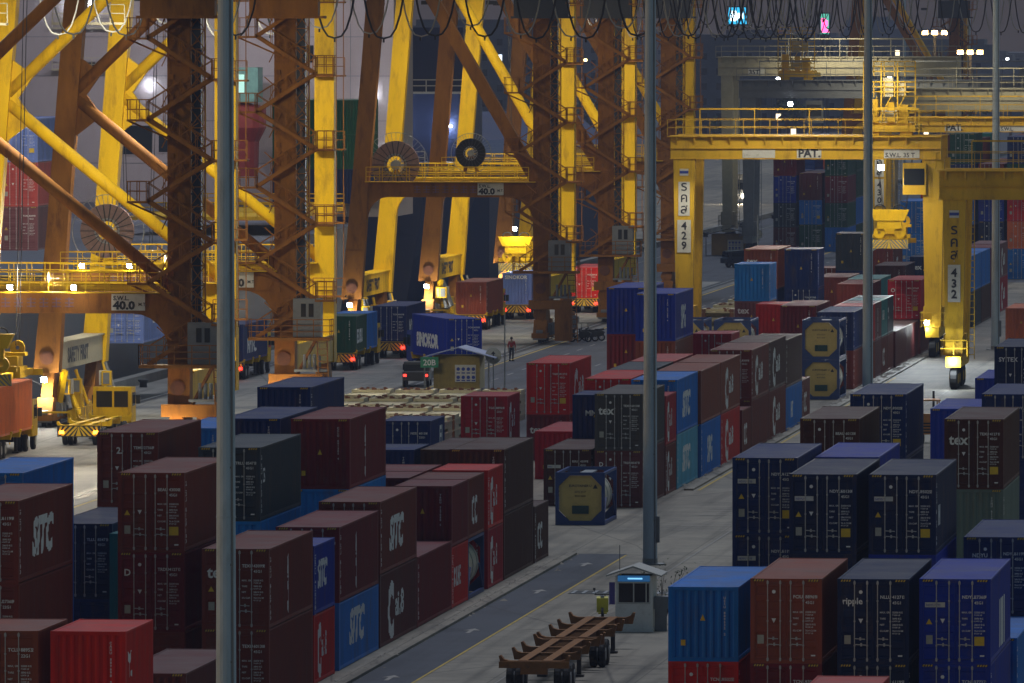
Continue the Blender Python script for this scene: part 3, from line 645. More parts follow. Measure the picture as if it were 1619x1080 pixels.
g429=rtg(-61.3,-43.0,679,14.55,16.2,'429','bright yellow gantry numbered 429 with trolley and white name sign',RYEL,lw=1.6,trol=-46.2,
  signs=[(-57.0,-54.6,'-=-  _=',.0,GST,.4),(-53.0,-51.2,'PAT.',.04,BKL,.82),(-46.6,-44.0,'S.W.L. 35 T',.02,BKL,.45)])
g432=rtg(-37.9,-16.5,621,12.75,14.65,'432','yellow gantry numbered 432 at the right edge with a bright lamp at its foot',RYEL,lw=1.55,signs=[(-32.6,-30.6,'PORT',.0,GST,.4)])
g430=rtg(-59.6,-41.0,862,14.3,15.6,'430','yellow gantry numbered 430 seen under the nearer girder',RYEL,signs=[(-53.5,-52.0,'PAT.',.04,BKL,.78),(-48.4,-46,'S.W.L.',.02,BKL,.45)])
g_c=rtg(-86.5,-62,1010,18.6,20.6,'35T','beige gantry with 35T on its girder at the upper right of the quay cranes',BEIG,legsign=False,signs=[(-84.2,-82.4,'35T',.03,BKL,.7)])
g_d=rtg(-80.0,-50,960,16.6,18.4,'','grey gantry with the dark trolley above the yellow girder',GREYP,legsign=False,trol=-75)
g_e=rtg(-61.5,-37,900,16.0,18.0,'','dull olive gantry with big lettering in the upper right',BEIG,legsign=False,signs=[(-45,-42,'PAT',.03,BKL,.9)])
g_f=rtg(-58,-34,1090,17.6,19.2,'','faint far gantry with a row of machinery near the right edge',GREYP,legsign=False,trol=-48)
p=MB(); t=g432
lampfix(t,-.05,-.75,1.9,EW,.16,0); point('lamp_light',(-.05,-1.6,1.9),260,COOL,.25,t)
lampfix(g429,17.9,-.8,2.6,EW,.15,90,COOL)
# ------------------------------------------------------------------ containers
CW=2.438; HS={0:2.591,1:2.896}; PITCHC=.2747
def side_break(L):
    n=int((L-.44)/PITCHC); s=-n*PITCHC/2; b=[]
    for i in range(n):
        y=s+i*PITCHC; b+=[(y,0),(y+.072,0),(y+.140,.036),(y+.2067,.036)]
    b.append((s+n*PITCHC,0)); return b
def side_depth(L,y,_c={}):
    if L not in _c: _c[L]=side_break(L)
    b=_c[L]
    if y<=b[0][0] or y>=b[-1][0]: return 0
    k=int((y-b[0][0])/PITCHC); f=(y-b[0][0])-k*PITCHC
    return 0 if f<.072 else ((f-.072)/.068*.036 if f<.14 else (.036 if f<.2067 else .036*(1-(f-.2067)/.068)))
def body_mesh(L,H,end,_c={}):
    k=(L,H,end)
    if k in _c: return _c[k]
    m=MB(); h=L/2; x=CW/2
    for sx in (-1,1):
        for sy in (-1,1):
            m.box(min(sx*x,sx*(x-.15)),max(sx*x,sx*(x-.15)),min(sy*h,sy*(h-.15)),max(sy*h,sy*(h-.15)),.118,H-.118)
            for z0,z1 in ((0,.118),(H-.118,H)):   # corner castings stand a little proud
                m.box(min(sx*(x+.003),sx*(x-.16)),max(sx*(x+.003),sx*(x-.16)),min(sy*(h+.003),sy*(h-.17)),max(sy*(h+.003),sy*(h-.17)),z0,z1)
        a=min(sx*x,sx*(x-.07)); b=max(sx*x,sx*(x-.07))
        m.box(a,b,-h+.17,h-.17,.03,.15); m.box(a,b,-h+.17,h-.17,H-.075,H-.012)
        # corrugated side wall
        br=side_break(L); vs=[];fs=[]
        pts=[(-h+.15,0)]+br+[(h-.15,0)]
        for y,d in pts:
            xx=sx*(x-.010-d); vs+=[(xx,y,.15),(xx,y,H-.075)]
        for i in range(len(pts)-1): fs.append((2*i,2*i+2,2*i+3,2*i+1))
        m.add(vs,fs)
    # roof with shallow cross corrugations
    n=int((L-.5)/.21); vs=[];fs=[]; y=-h+.2
    ys=[(-h+.12,0)]
    for i in range(n):
        yy=-h+.25+i*.21; ys+=[(yy,0),(yy+.05,-.018),(yy+.12,-.018),(yy+.17,0)]
    ys.append((h-.12,0))
    for yy,d in ys: vs+=[(-x+.06,yy,H-.022+d),(x-.06,yy,H-.022+d)]
    for i in range(len(ys)-1): fs.append((2*i,2*i+2,2*i+3,2*i+1))
    m.add(vs,fs)
    # headers and sills, both ends; plain back doors
    for sy in (-1,1):
        y0,y1=sorted((sy*h,sy*(h-.12)))
        m.box(-x+.16,x-.16,y0,y1,H-.13,H-.006); m.box(-x+.16,x-.16,y0,y1,.0,.14)
    m.box(-x+.15,x-.15,h-.12,h-.06,.14,H-.13)
    m.box(-x+.07,x-.07,-h+.13,h-.13,.1,.14)
    if end=='b':   # corrugated blank end wall
        n=8; wd=(CW-.30)/n; vs=[];fs=[];pts=[]
        for i in range(n):
            xx=-x+.15+i*wd; pts+=[(xx,.0),(xx+wd*.28,.0),(xx+wd*.45,.045),(xx+wd*.8,.045)]
        pts.append((x-.15,0))
        for xx,d in pts: vs+=[(xx,-h+.022+d,.14),(xx,-h+.022+d,H-.13)]
        for i in range(len(pts)-1): fs.append((2*i,2*i+2,2*i+3,2*i+1))
        m.add(vs,fs)
    _c[k]=m.mesh('container_body',paint('brown'),fix=False); return _c[k]
def door_mesh(L,H,s,_c={}):
    k=(L,H,s)
    if k in _c: return _c[k]
    m=MB(); h=L/2; x0,x1=(-CW/2+.155,-.008) if s<0 else (.008,CW/2-.155)
    z0,z1=.15,H-.14; m.box(x0,x1,-h+.045,-h+.09,z0,z1)
    nb=5; pts=[(z0,.0)]; bh=(z1-z0)/nb
    for i in range(nb):
        a=z0+i*bh; pts+=[(a+bh*.16,0),(a+bh*.26,.028),(a+bh*.70,.028),(a+bh*.80,0)]
    pts.append((z1,0)); vs=[];fs=[]
    for z,d in pts: vs+=[(x0+.05,-h+.02+d,z),(x1-.05,-h+.02+d,z)]
    for i in range(len(pts)-1): fs.append((2*i,2*i+1,2*i+3,2*i+2))
    m.add(vs,fs)
    for a,b in ((x0,x0+.05),(x1-.05,x1)): m.box(a,b,-h+.018,-h+.05,z0,z1)
    for z in (z0+.2,z0+.8,z1-.8,z1-.25):
        xx=x0-.02 if s<0 else x1-.03
        m.box(xx,xx+.06,-h+.002,-h+.03,z,z+.13)
    _c[k]=m.mesh('door',paint('brown')); return _c[k]
def rod_mesh(L,H,_c={}):
    k=(L,H)
    if k in _c: return _c[k]
    m=MB(); y=-L/2-.012; m.tube((0,y,.07),(0,y,H-.06),.017,6)
    for z in (.14,H-.14): m.box(-.035,.035,y-.02,y+.03,z-.05,z+.05)
    for z in (.62,H*.5,H-.75): m.box(-.03,.03,y-.022,y+.03,z-.025,z+.025)
    _c[k]=m.mesh('locking_rod',ROD); return _c[k]
def handle_mesh(L,z,_c={}):
    if (L,z) in _c: return _c[(L,z)]
    m=MB(); y=-L/2-.03; m.bar((0,y,z),(.36,y,z-.02),.022,.03); m.box(.17,.23,y-.02,y+.02,z-.06,z+.05)
    _c[(L,z)]=m.mesh('door_handle',ROD); return _c[(L,z)]
def haz_mesh(L,H,_c={}):
    if (L,H) in _c: return _c[(L,H)]
    m=MB(); y=-L/2-.004
    for s in (-1,1):
        a,b=sorted((s*1.12,s*.74)); m.box(a,b,y-.002,y+.002,H-.10,H-.025,1)
        for i in range(4):
            xx=a+.02+i*.09; m.add([(xx,y-.004,H-.095),(xx+.045,y-.004,H-.095),(xx+.075,y-.004,H-.03),(xx+.03,y-.004,H-.03)],[(0,1,2,3)],0)
    _c[(L,H)]=m.mesh('hazard_marking',[YST,BKL],fix=False); return _c[(L,H)]
NUMS=['854716 3','889532 2','950257 2','889698 9','430007 8','412718 0','611990 7','273684 7','377278 0','727888 5','430995 1','601305 4']
def code_mesh(L,H,i,pre,sz,_c={}):
    k=(L,H,i,pre,sz)
    if k in _c: return _c[k]
    m=MB(); y=-L/2+.012; T=H-.67
    num=NUMS[i%len(NUMS)]
    put(m,txt(pre,.155,.02),(.24,y,T)); put(m,txt(num[:6],.155,.02),(.655,y,T)); put(m,txt(num[-1],.155,.02),(1.00,y,T))
    put(m,txt(sz,.14,.015),(.66,y,T-.19))
    for j,(a,b) in enumerate((('MAX. GR.','32500 KG'),('TARE','3890 KG'),('NET','28610 KG'),('CU.CAP.','76.4 CU.M'))):
        z=T-.50-j*.21
        put(m,txt(a,.085,.015),(.23,y,z)); put(m,txt(b,.085,.015),(.655,y,z)); put(m,txt(str(71650-j*8171)+' LB',.07,.012),(.655,y,z-.085))
    _c[k]=m.mesh('code_lettering',WHT,fix=False); return _c[k]
def vert_code_mesh(L,H,i,pre,_c={}):
    k=(L,H,i,pre)
    if k in _c: return _c[k]
    m=MB(); y=-L/2-.001; s=pre+' '+NUMS[i%len(NUMS)]
    vtext(m,s,(.74,y+.018,H-.42),.115,.105)
    _c[k]=m.mesh('code_lettering',WHT,fix=False); return _c[k]
def poly_part(key,L,H,pts,m_,off=.008,_c={}):
    k=(key,L,H,str(pts))
    if k not in _c:
        m=MB(); y=-L/2+.02-off
        for p in pts: m.add([(a,y,b) for a,b in p],[tuple(range(len(p)))])
        _c[k]=m.mesh(key,m_,fix=False)
    return _c[k]
def rect(a,b,c,d): return [(a,c),(b,c),(b,d),(a,d)]
def circ(x,z,r,n=10): return [(x+r*math.cos(6.283*i/n),z+r*math.sin(6.283*i/n)) for i in range(n)]
LOGOS={ # side lettering: list of (string,size,bold,x,z,xscale,shear) in metres from the wall's centre and base
'SITC':[('SITC',1.75,.05,-3.0,.85,1.25,.28)],
'SITC20':[('SITC',1.35,.05,-1.9,1.0,.95,.28)],
'SIPG':[('SIPG',1.9,.04,-2.1,.7,.85,0)],
'SIPG20':[('SIPG',1.5,.04,-1.5,.75,.75,0)],
'CAI':[('C',3.0,.05,-3.4,.25,.9,0),('ai.8',1.35,.03,-1.0,1.0,1.5,0)],
'CAI20':[('C',2.7,.05,-1.9,.25,.55,0),('ai.8',1.2,.03,-.7,.95,.9,0)],
'CC':[('CC',1.6,.04,-1.6,.6,.9,0)],
'K5':[('CS',.75,.03,-5.2,1.5,.7,0)],'FAR':[('FARO',.9,.03,-1.8,1.2,.8,0)],
'KLINE':[('K LINE',1.1,.03,-2.0,.9,.75,0)],
'VCH':[('|',.1,.0,-4,1,1,0)],
'BARS':[('IIII',2.3,.02,-1.0,.25,1.6,0)],
'CMTC':[('CMTC',.9,.03,-2.0,1.2,1.2,0)],
'FEI':[('F1',1.4,.03,1.0,1.2,1,0)],
'HT':[('HT',1.3,.03,-2.4,.7,1.0,0)],
'EL':[('EI:6',1.6,.03,-3.2,.6,1.1,0)],
'SINOKOR':[('SINOKOR',1.25,.06,-4.6,.75,1.35,0)],
'EUSU':[('EUSU',1.3,.04,-2.3,.7,1.0,0)],
'NYTC':[('NYTC.',1.3,.05,-4.0,.6,1.2,0)],
'RIPPLE':[('N1',1.0,.03,-4.5,1.0,1.0,0)],
'Y':[('Y.',1.1,.04,-2.4,1.1,1,0)],
}
def logo_mesh(key,L,H,side=1,_c={}):
    k=(key,L,H,side)
    if k in _c: return _c[k]
    bm=bmesh.new()
    if key=='VTXT':
        items=[]
        for j,ch in enumerate('CHINA SHIPPING'):
            items.append((txt(ch,.42,.03,'CENTER'),-L*.06,H-.75-j*.145))
    elif key=='VEDGE':
        items=[(txt(ch,.22,.02,'CENTER'),-L/2+.55,H-.5-j*.19) for j,ch in enumerate('GLDU 4127180')]
    else: items=[(txt(s,sz,b,'LEFT',sh,1.0,xs),x,z) for s,sz,b,x,z,xs,sh in LOGOS[key]]
    for t,x,z in items:
        vs=[bm.verts.new((a+x,b+z,0)) for a,b in t[0]]
        for f in t[1]:
            try: bm.faces.new([vs[i] for i in f])
            except ValueError: pass
    xs=[v.co.x for v in bm.verts]; lo,hi=min(xs),max(xs)
    sgn=1 if side>0 else -1
    for y,d in side_break(L):
        yy=y*sgn
        if lo<yy<hi:
            bmesh.ops.bisect_plane(bm,geom=bm.verts[:]+bm.edges[:]+bm.faces[:],plane_co=(yy,0,0),plane_no=(1,0,0),dist=1e-5)
    for v in bm.verts:
        a,b=v.co.x,v.co.y; y=a*sgn
        v.co=(side*(CW/2-.010-side_depth(L,y)+.007),y,b)
    me=bpy.data.meshes.new('side_lettering'); bm.to_mesh(me); bm.free(); me.materials.append(WHT)
    _c[k]=me; return me
def flat_text(key,s,size,bold,x,z,L,m_,_c={}):
    k=(key,s,size,x,z,L,m_.name)
    if k not in _c:
        m=MB(); put(m,txt(s,size,bold),(x,-L/2+.010,z)); _c[k]=m.mesh(key,m_,fix=False)
    return _c[k]
BOXES=[]; CNT=[0]
def setmat(o,m):
    o.material_slots[0].link='OBJECT'; o.material_slots[0].material=m
def container(X,Y,z,L,spec,label,group=None,rz=0,detail=2,cat='shipping container'):
    """X,Y: right front corner; spec=(colour,hc,end,{opts})"""
    c,hc,end=spec[:3]; o=spec[3] if len(spec)>3 else {}
    H=HS[hc]; CNT[0]+=1; i=CNT[0]; p=paint(c)
    if rz==0: loc=(X-CW/2,Y+L/2,z); BOXES.append((X-CW,X,Y,Y+L,z,z+H,label))
    else: loc=(X,Y,z)
    t=thing('shipping_container',label,cat,loc,rz,group)
    b=link('body',body_mesh(L,H,'d' if end=='d' else 'b'),t); setmat(b,p)
    if end=='d':
        for s in (-1,1):
            d=link('door',door_mesh(L,H,s),t); setmat(d,p)
            for x in ((-.63,-.20) if s<0 else (.155,.59)):
                if detail>0:
                    r=link('locking_rod',rod_mesh(L,H),d); r.location.x=x
            if detail>1:
                link('door_handle',handle_mesh(L,.86),d).location.x=-.63 if s<0 else .155
                link('door_handle',handle_mesh(L,.66),d).location.x=-.60 if s<0 else .185
        if detail>0:
            link('code_lettering',code_mesh(L,H,i,o.get('pre','TCNU'),'45G1' if hc else '22G1'),t)
            if hc or o.get('haz'): link('hazard_marking',haz_mesh(L,H),t)
            link('data_plate',poly_part('data_plate',L,H,[rect(-.98,-.76,.67,.97)],GST),t)
            if i%2==0 or o.get('cau'): link('warning_sticker',poly_part('warning_sticker',L,H,[[(-.99,H-1.55),(-.77,H-1.55),(-.88,H-1.36)]],YST),t)
            if i%3!=1: link('round_emblem',poly_part('round_emblem',L,H,[circ(-.42,H-.45,.065)],WHT,off=.010),t)
            if i%5==0 or o.get('cau'): link('caution_sticker',poly_part('caution_sticker',L,H,[rect(.66,1.0,.62,.93)],YST),t)
            if i%4!=2: link('white_mark',poly_part('white_mark',L,H,[[(-.50,H-1.36),(-.42,H-1.52),(-.34,H-1.36)],rect(.85,1.0,.25,.30)],WHT,off=.010),t)
    elif detail>0:
        link('code_lettering',vert_code_mesh(L,H,i,o.get('pre','TCNU')),t)
        if o.get('tri',1): link('warning_sticker',poly_part('warning_sticker',L,H,[[(-.11,1.42),(.07,1.42),(-.02,1.64)]]+([rect(-.78,-.62,.55,.75)] if i%2 else []),YST,off=.012),t)
        if hc: link('hazard_marking',haz_mesh(L,H),t)
    if o.get('tex'): link('logo',flat_text('logo','tex',.58,.028,-1.02,H-1.05,L,WHT),t)
    if o.get('ft'): 
        s,sz,x,zz=o['ft']; link('logo',flat_text('logo',s,sz,.025,x,H-zz,L,WHT),t)
    if o.get('panel'):   # white owner's panel with a dark line of print
        pn=link('owner_panel',poly_part('owner_panel',L,H,[rect(-1.02,-.34,H-.97,H-.80)],WPL,off=.010),t)
        m=MB(); put(m,txt(o['panel'],.10,.015),(-.98,-L/2+.006,H-.93)); m.build('panel_lettering',BLU,pn)
    if o.get('side') and detail>0:
        link('side_lettering',logo_mesh(o['side'],L,H,o.get('sd',1)),t)
    if o.get('edge',detail>1 and i%2==0) : link('edge_lettering',logo_mesh('VEDGE',L,H,o.get('sd',1)),t)
    return t
TIER={1:['standing alone on the ground'],2:['topmost','lowest'],3:['topmost','middle one','lowest'],4:['topmost','second','third','lowest']}
CN={k:k.replace('_',' ') for k in PC}
def stack(px,py,tiers,L,where,world=None,detail=2,group=None):
    Z=sum(HS[t[1]] for t in tiers)
    if world: X,Y=world
    else: X,Y=G(px,py,Z)
    z=Z; n=len(tiers)
    for k,t in enumerate(tiers):
        z-=HS[t[1]]
        o=t[3] if len(t)>3 else {}
        face='door end' if t[2]=='d' else 'blank end'
        word=o.get('say','')
        lab='%s%s container%s, %s'%(('blank ended ' if t[2]=='b' and n==1 else ''),CN[t[0]],(' '+word) if word else '',TIER[n][k] if n>1 else '')
        lab=(lab.rstrip(', ')+(', ' if n>1 else ' ')+where)
        vis=o.get('v',1); dd=detail if vis else 0
        container(X,Y,z,L,t,lab,group,detail=dd)
    return X,Y
S=stack; A,B40=6.058,12.192
gL='containers stacked in the left hand block'; gR='containers stacked in the right hand block'; gM='containers stacked in the centre block'
H0={'v':0}
def D(c,hc,**o): return (c,hc,'d',o)
def K(c,hc,**o): return (c,hc,'b',o)
XL=-44.8
# --- left block
S(60,997.5,[D('rust_brown',0,pre='TCLU'),D('brown',0,v=0)],A,'in the bottom left corner',group=gL)
S(198.3,998.5,[K('red',0,pre='CAXU',tri=0,side='Y'),K('red',0,v=0)],A,'with white Y mark in front of the D ring doors',group=gL)
S(293.7,1064.8,[K('purple_brown',1,pre='GESU')],B40,'just left of the nearest mast',group=gL)
S(28.7,791.9,[D('brown',1,side='SITC',say='with slanted white letters'),D('brown',0),D('maroon',0,v=0)],B40,'cut by the left edge',group=gL)
S(35.2,747.8,[D('blue',1,edge=0),K('blue',0,edge=0),D('blue',0,v=0)],B40,'behind the leftmost brown stack',group=gL)
S(177,828,[D('dark_navy',1,pre='TLLU',side='K5'),D('navy',0,v=0)],B40,'seen in the gap beside the leftmost brown stack',group=gL)
S(0,0,[K('teal',0),K('teal',0,v=0)],A,'squeezed left of the D ring doors',world=(-51.25,350.3),group=gL)
S(291.3,747.6,[D('brown',1,pre='BEAU',cau=1,say='with blue and yellow square on its side'),D('maroon',1,pre='TRDU',ft=('D',.34,-1.0,.85),say='with a D in a ring'),D('brown',0,v=0)],B40,'left of the nearest mast',group=gL)
S(249.3,683.7,[D('brown',1,pre='TEMU',ft=('2.',.36,-.45,.85),say='beside the lit quay road'),D('brown',1,v=0),D('brown',0,v=0)],B40,'nearest the striped yellow chassis',group=gL)
S(0,0,[D('brown',1,pre='TEXU',tex=1,side='VTXT',say='with small white word'),D('brown',1,pre='TEXU')],B40,'directly behind the nearest mast',world=(XL,330.1),group=gL)
S(411.1,707.6,[D('slate',1,pre='TRLU',side='K5',say='with small pale side mark'),K('sky_blue',0,edge=0),D('blue',0,v=0)],B40,'right of the nearest mast',group=gL)
S(352,677,[K('blue',0),K('blue',0,v=0)],B40,'half hidden by the nearest mast',group=gL)
S(442.6,661.9,[K('navy',1,ft=('S|',.3,.9,1.0)),D('navy',0,v=0),D('navy',0,v=0)],B40,'left of the tall maroon container',group=gL)
S(490.7,612.2,[K('navy',1,pre='SITU',haz=1,say='with S1 mark'),K('navy',0,v=0),K('navy',0,v=0)],B40,'farthest along the left block by the warm work lamp',group=gL)
S(552.8,662.5,[K('maroon',1,pre='CCLU',side='VTXT',say='with rows of white characters'),K('sky_blue',1),K('blue',0,v=0)],B40,'right of the S1 containers',group=gL)
S(0,0,[D('brown',1,pre='SITU',side='SITC',say='with slanted white letters'),D('purple_brown',1,side='CAI',say='with tall C mark')],B40,'left of the lone letter D',world=(XL,362.7),group=gL)
S(0,0,[D('maroon',1,pre='GLDU',side='VTXT',say='with vertical characters'),K('light_blue',0,side='SITC',say='with slanted letters')],B40,'second in the front row past the nearest mast',world=(XL,350.0),group=gL)
S(0,0,[K('royal_blue',0,side='SITC20',say='short with slanted letters'),K('red',0,side='CAI20',say='short with tall C mark')],A,'in front row past the first mast',world=(XL,342.6),group=gL)
S(0,0,[K('maroon',1)],B40,'in the front row beneath the D container',world=(XL,375.1),group=gL)
S(0,0,[K('maroon',0,ft=('D',.42,-2.0,.5),pre='TRDU'),D('red',0,side='KLINE',say='with narrow letters')],A,'before the silver tank',world=(XL,387.3),group=gL)
container(XL,393.5,2.591,A,K('brown',0,side='CC'),'brown short container standing on the blue framed silver tank',gL)
S(0,0,[K('red',0,side='CAI20',say='bright short with tall C mark'),K('crimson',0,side='CAI20',say='short with tall C mark')],A,'right of the silver tank',world=(XL,401.0),group=gL)
S(0,0,[K('dark_brown',1,edge=1,say='with narrow vertical code'),K('dark_brown',1,say='with small blue mark')],B40,'right of the bright red pair',world=(XL,407.5),group=gL)
S(0,0,[K('dark_brown',0,side='CC')],A,'at the far end of the left front row',world=(XL,420.2),group=gL)
for j,yy in enumerate((394.0,400.2)):
    S(0,0,[K('maroon',0,pre='CAXU'),K('brown',0,v=0)],A,('nearer' if j==0 else 'farther')+' of the two low roofs behind the D container',world=(-47.45,yy),group=gL)
S(0,0,[K('navy',0),K('navy',0,v=0)],A,'behind the two low roofs',world=(-50.3,419.8),group=gL)
S(0,0,[D('navy',0,pre='NSSU',side='FEI',say='short'),D('navy',0,v=0)],A,'in front of the cream flat racks',world=(-53.1,450),group=gL)
S(0,0,[K('dark_brown',0,edge=0),K('brown',0,v=0)],B40,'left of the long dark brown pair',world=(-47.6,420.2),group=gL)
S(802,626.5,[D('crimson',0,pre='TGCU',side='CAI20',say='short with white oval'),D('red',0,v=0)],A,'right of the cream flat racks',group=gL)
S(900.6,574.2,[D('red',1,pre='TGHU',side='CAI',say='with white oval emblem'),K('maroon',0,tex=1,say='with small white word')],B40,'beside the quay road below the man',group=gM)
S(0,0,[K('crimson',0)],B40,'half buried below the bright red oval container',world=(-50.55,497.2),group=gM)
S(0,0,[K('navy',0,ft=('MM',.4,-.55,1.1)),K('navy',0,v=0)],A,'left of the grey lettered container',world=(-46.98,482.2),group=gM)
S(0,0,[D('dark_brown',1,pre='BSIU',panel='BSIU',say='with pale blue panel')],B40,'above and behind the single tank by the aisle',world=(-47.2,469.9),group=gM)
S(0,0,[D('grey',1,pre='TEXU',tex=1,side='EL',say='with small white word'),D('purple_brown',1,pre='TRDU',ft=('D',.3,-1.0,.8))],B40,'behind the second mast',world=(-44.45,468.6),group=gM)
S(0,0,[K('crimson',0,side='CAI20'),K('brown',0,side='CAI20')],A,'between the second mast and the slant lettered blue pair',world=(-44.4,480.9),group=gM)
S(0,0,[K('blue',1,side='SITC',say='with slanted letters'),K('pale_blue',1,side='SITC',say='with slanted letters')],B40,'beside the second mast, both slant lettered',world=(-44.35,487.0),group=gM)
S(0,0,[K('rust_brown',1),K('blue',1,side='SIPG',say='with upright letters')],B40,'right of the slant lettered blue pair',world=(-44.2,499.6),group=gM)
S(0,0,[K('rust_brown',1,side='CAI',say='with tall C mark'),K('red',1,side='CAI',say='with tall C mark')],B40,'right of the rust brown over blue pair',world=(-44.2,512.3),group=gM)
S(0,0,[K('brown',0,side='CC')],A,'in the notch of the centre front row',world=(-44.1,524.9),group=gM)
S(0,0,[D('brown',1,pre='GCXU',side='CAI',say='with tall C mark'),K('brown',1)],B40,'just past the notch of the centre row',world=(-44.1,531.4),group=gM)
S(0,0,[K('dark_brown',1,side='CAI',say='with tall C mark'),K('brown',1,side='CAI',say='with tall C mark')],B40,'third before the twin tan tanks',world=(-44.1,544.0),group=gM)
S(0,0,[K('dark_brown',1,edge=1),K('blue',0,side='HT')],B40,'second before the twin tan tanks',world=(-44.1,556.6),group=gM)
S(0,0,[K('brown',0,side='CC')],A,'right before the twin tan tanks',world=(-44.1,569.2),group=gM)
for j,(c,yy) in enumerate((('red',488.4),('slate',500.8),('pink_red',513.3))):
    S(0,0,[D(c,1),K('brown',1,v=0)],B40,['first','second','third'][j]+' low roof left of the slant lettered blue pair',world=(-46.95,yy),group=gM)
S(1067.8,464.3,[K('royal_blue',1,pre='SIPU',side='SIPG',say='with upright letters'),K('rust_brown',0),K('brown',0,v=0)],B40,'crossed by the second mast',group=gM)
S(1021,455,[K('royal_blue',1),K('maroon',0),K('maroon',0)],B40,'left of the stack crossed by the mast',group=gM)
S(0,0,[D('crimson',0),K('brown',0,v=0)],A,'low between the royal blue stack and the brown roofs',world=(-49.1,576.5),group=gM)
S(0,0,[K('navy',0,edge=1),K('brown',0)],B40,'behind the twin tan tanks',world=(-44.6,620),group=gM)
for j,(c,c2,n) in enumerate((('red','rust_brown','bright'),('mauve','mauve',''),('teal','brown',''),('slate','brown',''))):
    S(0,0,[K(c,0,side=['FAR','VTXT','FAR','Y'][j],edge=0,say=n),K(c2,0,side='CC' if j==2 else None,edge=0)],A,['first','second','third','fourth'][j]+' in the short colourful row by the third mast',world=(-44.5,633.2+6.25*j),group=gM)
for j in range(3):
    if j<2: S(0,0,[K('purple_brown',0,edge=0)],B40,['nearer','farther'][j]+' in the single layer after the colourful row',world=(-44.4,658.8+12.4*j),group=gM)
S(0,0,[D('crimson',1,pre='MOLU',ft=('O',.4,-1.0,.9)),K('purple_brown',0,edge=0)],B40,'left of the yellow gantry leg base',world=(-44.35,685.6),group=gM)
S(0,0,[K('navy',1)],A,'past the crimson container beside the gantry wheels',world=(-44.35,699),group=gM)
S(1290.6,483.3,[K('maroon',1),K('brown',0,v=0)],B40,'wide pale roof left of the navy one by the twin tanks',group=gM)
S(0,0,[K('red',0),K('brown',0,v=0)],A,'narrow strip left of the wide pale roof',world=(-50.1,636.65),group=gM)
S(1216.5,417.5,[K('sky_blue',0,say='bright'),K('mauve',0,ft=('tex',.6,-1.0,.85)),K('brown',0,v=0)],A,'right of the yellow gantry leg 429',group=gM)
S(1229.4,394.2,[K('rust_brown',1,tex=1,say='with small white word'),K('navy',0,v=0),K('brown',0,v=0)],B40,'behind the bright blue short container',group=gM)
S(1293.3,394,[K('navy',1),D('navy',0),K('navy',0,v=0)],A,'right of the rust one behind gantry leg 429',group=gM)
S(1370.5,369,[K('slate',1),K('navy',0),K('brown',0,v=0)],A,'half behind the third mast, high',group=gM)
S(1327.6,423.7,[D('brown',0),K('brown',0,v=0)],A,'narrow, right of the tall navy pair',group=gM)
S(0,0,[K('brown',0,edge=1),K('brown',0,v=0)],B40,'with its side showing right of the third mast',world=(-48.1,685.2),group=gM)
S(0,0,[K('teal',0),K('blue',0,v=0)],B40,'blue roofed, behind the brown side right of the third mast',world=(-48.3,699),group=gM)
S(0,0,[K('brown',0),K('brown',0,v=0)],B40,'roof only, between the third mast and the navy pair',world=(-51.0,703),group=gM)
S(1431,419.8,[K('dark_brown',0),K('green',0,v=0)],B40,'low and dark under the striped spreader',group=gM)
S(1412,393,[K('brown',0,side='CC'),K('brown',0,v=0)],B40,'with white mark under the striped spreader',group=gM)
S(1485,406,[K('dark_navy',0,tex=1,say='with small white word'),K('brown',0,v=0)],A,'behind the leg left of number 432',group=gM)
for j,(a,b,sa,sb) in enumerate((('light_blue','slate',None,None),('blue','dark_brown',None,None),('maroon','brown','CC',None),('mauve','crimson','CAI','CAI'))):
    S(0,0,[K(a,1,side=sa,edge=0),K(b,1,side=sb,edge=0)],B40,['first','second','third','fourth'][j]+' beyond gantry leg 432',world=(-44.0,744+13.2*j),group=gM)
S(1640,487.4,[K('orange',0)],B40,'by the road at the right edge',group=gR)
# --- right block
S(1167.4,928.2,[K('blue',0,pre='UESU',edge=0),D('red',0)],B40,'at the near corner of the aisle',group=gR)
S(1299.3,915.2,[D('rust_brown',1,pre='FCIU'),D('maroon',1)],B40,'second from the aisle in the front right row',group=gR)
S(1436.9,915.8,[D('dark_navy',1,pre='NLLU',ft=('ripple',.30,-1.05,.86),say='with short word'),D('dark_navy',1,pre='NLLU')],B40,'third from the aisle in the front right row',group=gR)
S(1566.5,915.8,[D('royal_blue',1,pre='NDYU',panel='NDYU * YS',side='BARS',cau=1,say='with white side bars'),D('royal_blue',1)],B40,'at the end of the front right row',group=gR)
S(0,0,[K('pink_red',0)],B40,'roof only at the bottom edge of the picture',world=(-21.3,301.0),group=gR)
S(0,0,[K('blue',1,side='BARS')],B40,'low at the right edge behind the barred container',world=(-17.8,328.3),group=gR)
S(1354.1,750,[D('dark_navy',1,pre='NDYU',panel='NDYU *',cau=1),D('dark_navy',1,v=0),D('navy',0,v=0)],B40,'left of the twin tall dark navy pair',group=gR)
S(1480,750.7,[D('dark_navy',1,pre='NDYU',panel='NDYU *',cau=1,side='RIPPLE',say='with white side mark'),K('royal_blue',1,v=0),D('navy',0,v=0)],B40,'right of the twin tall dark navy pair',group=gR)
S(1260.4,724,[D('navy',1,pre='NDYU',panel='NDYU + YS',cau=1),D('navy',1,pre='NDYU',panel='NDYU + YS'),D('navy',0,v=0)],B40,'at the aisle left of the twin dark navy pair',group=gR)
S(0,0,[D('royal_blue',0),D('navy',1,v=0),D('navy',0,v=0)][:3],B40,'violet roof just behind the twin dark navy pair',world=(-24.5,354),group=gR)
S(1358.4,662,[D('dark_brown',1,pre='BEAU'),D('brown',1,v=0),D('brown',0,v=0)],B40,'dark doors behind the aisle navy stack',group=gR)
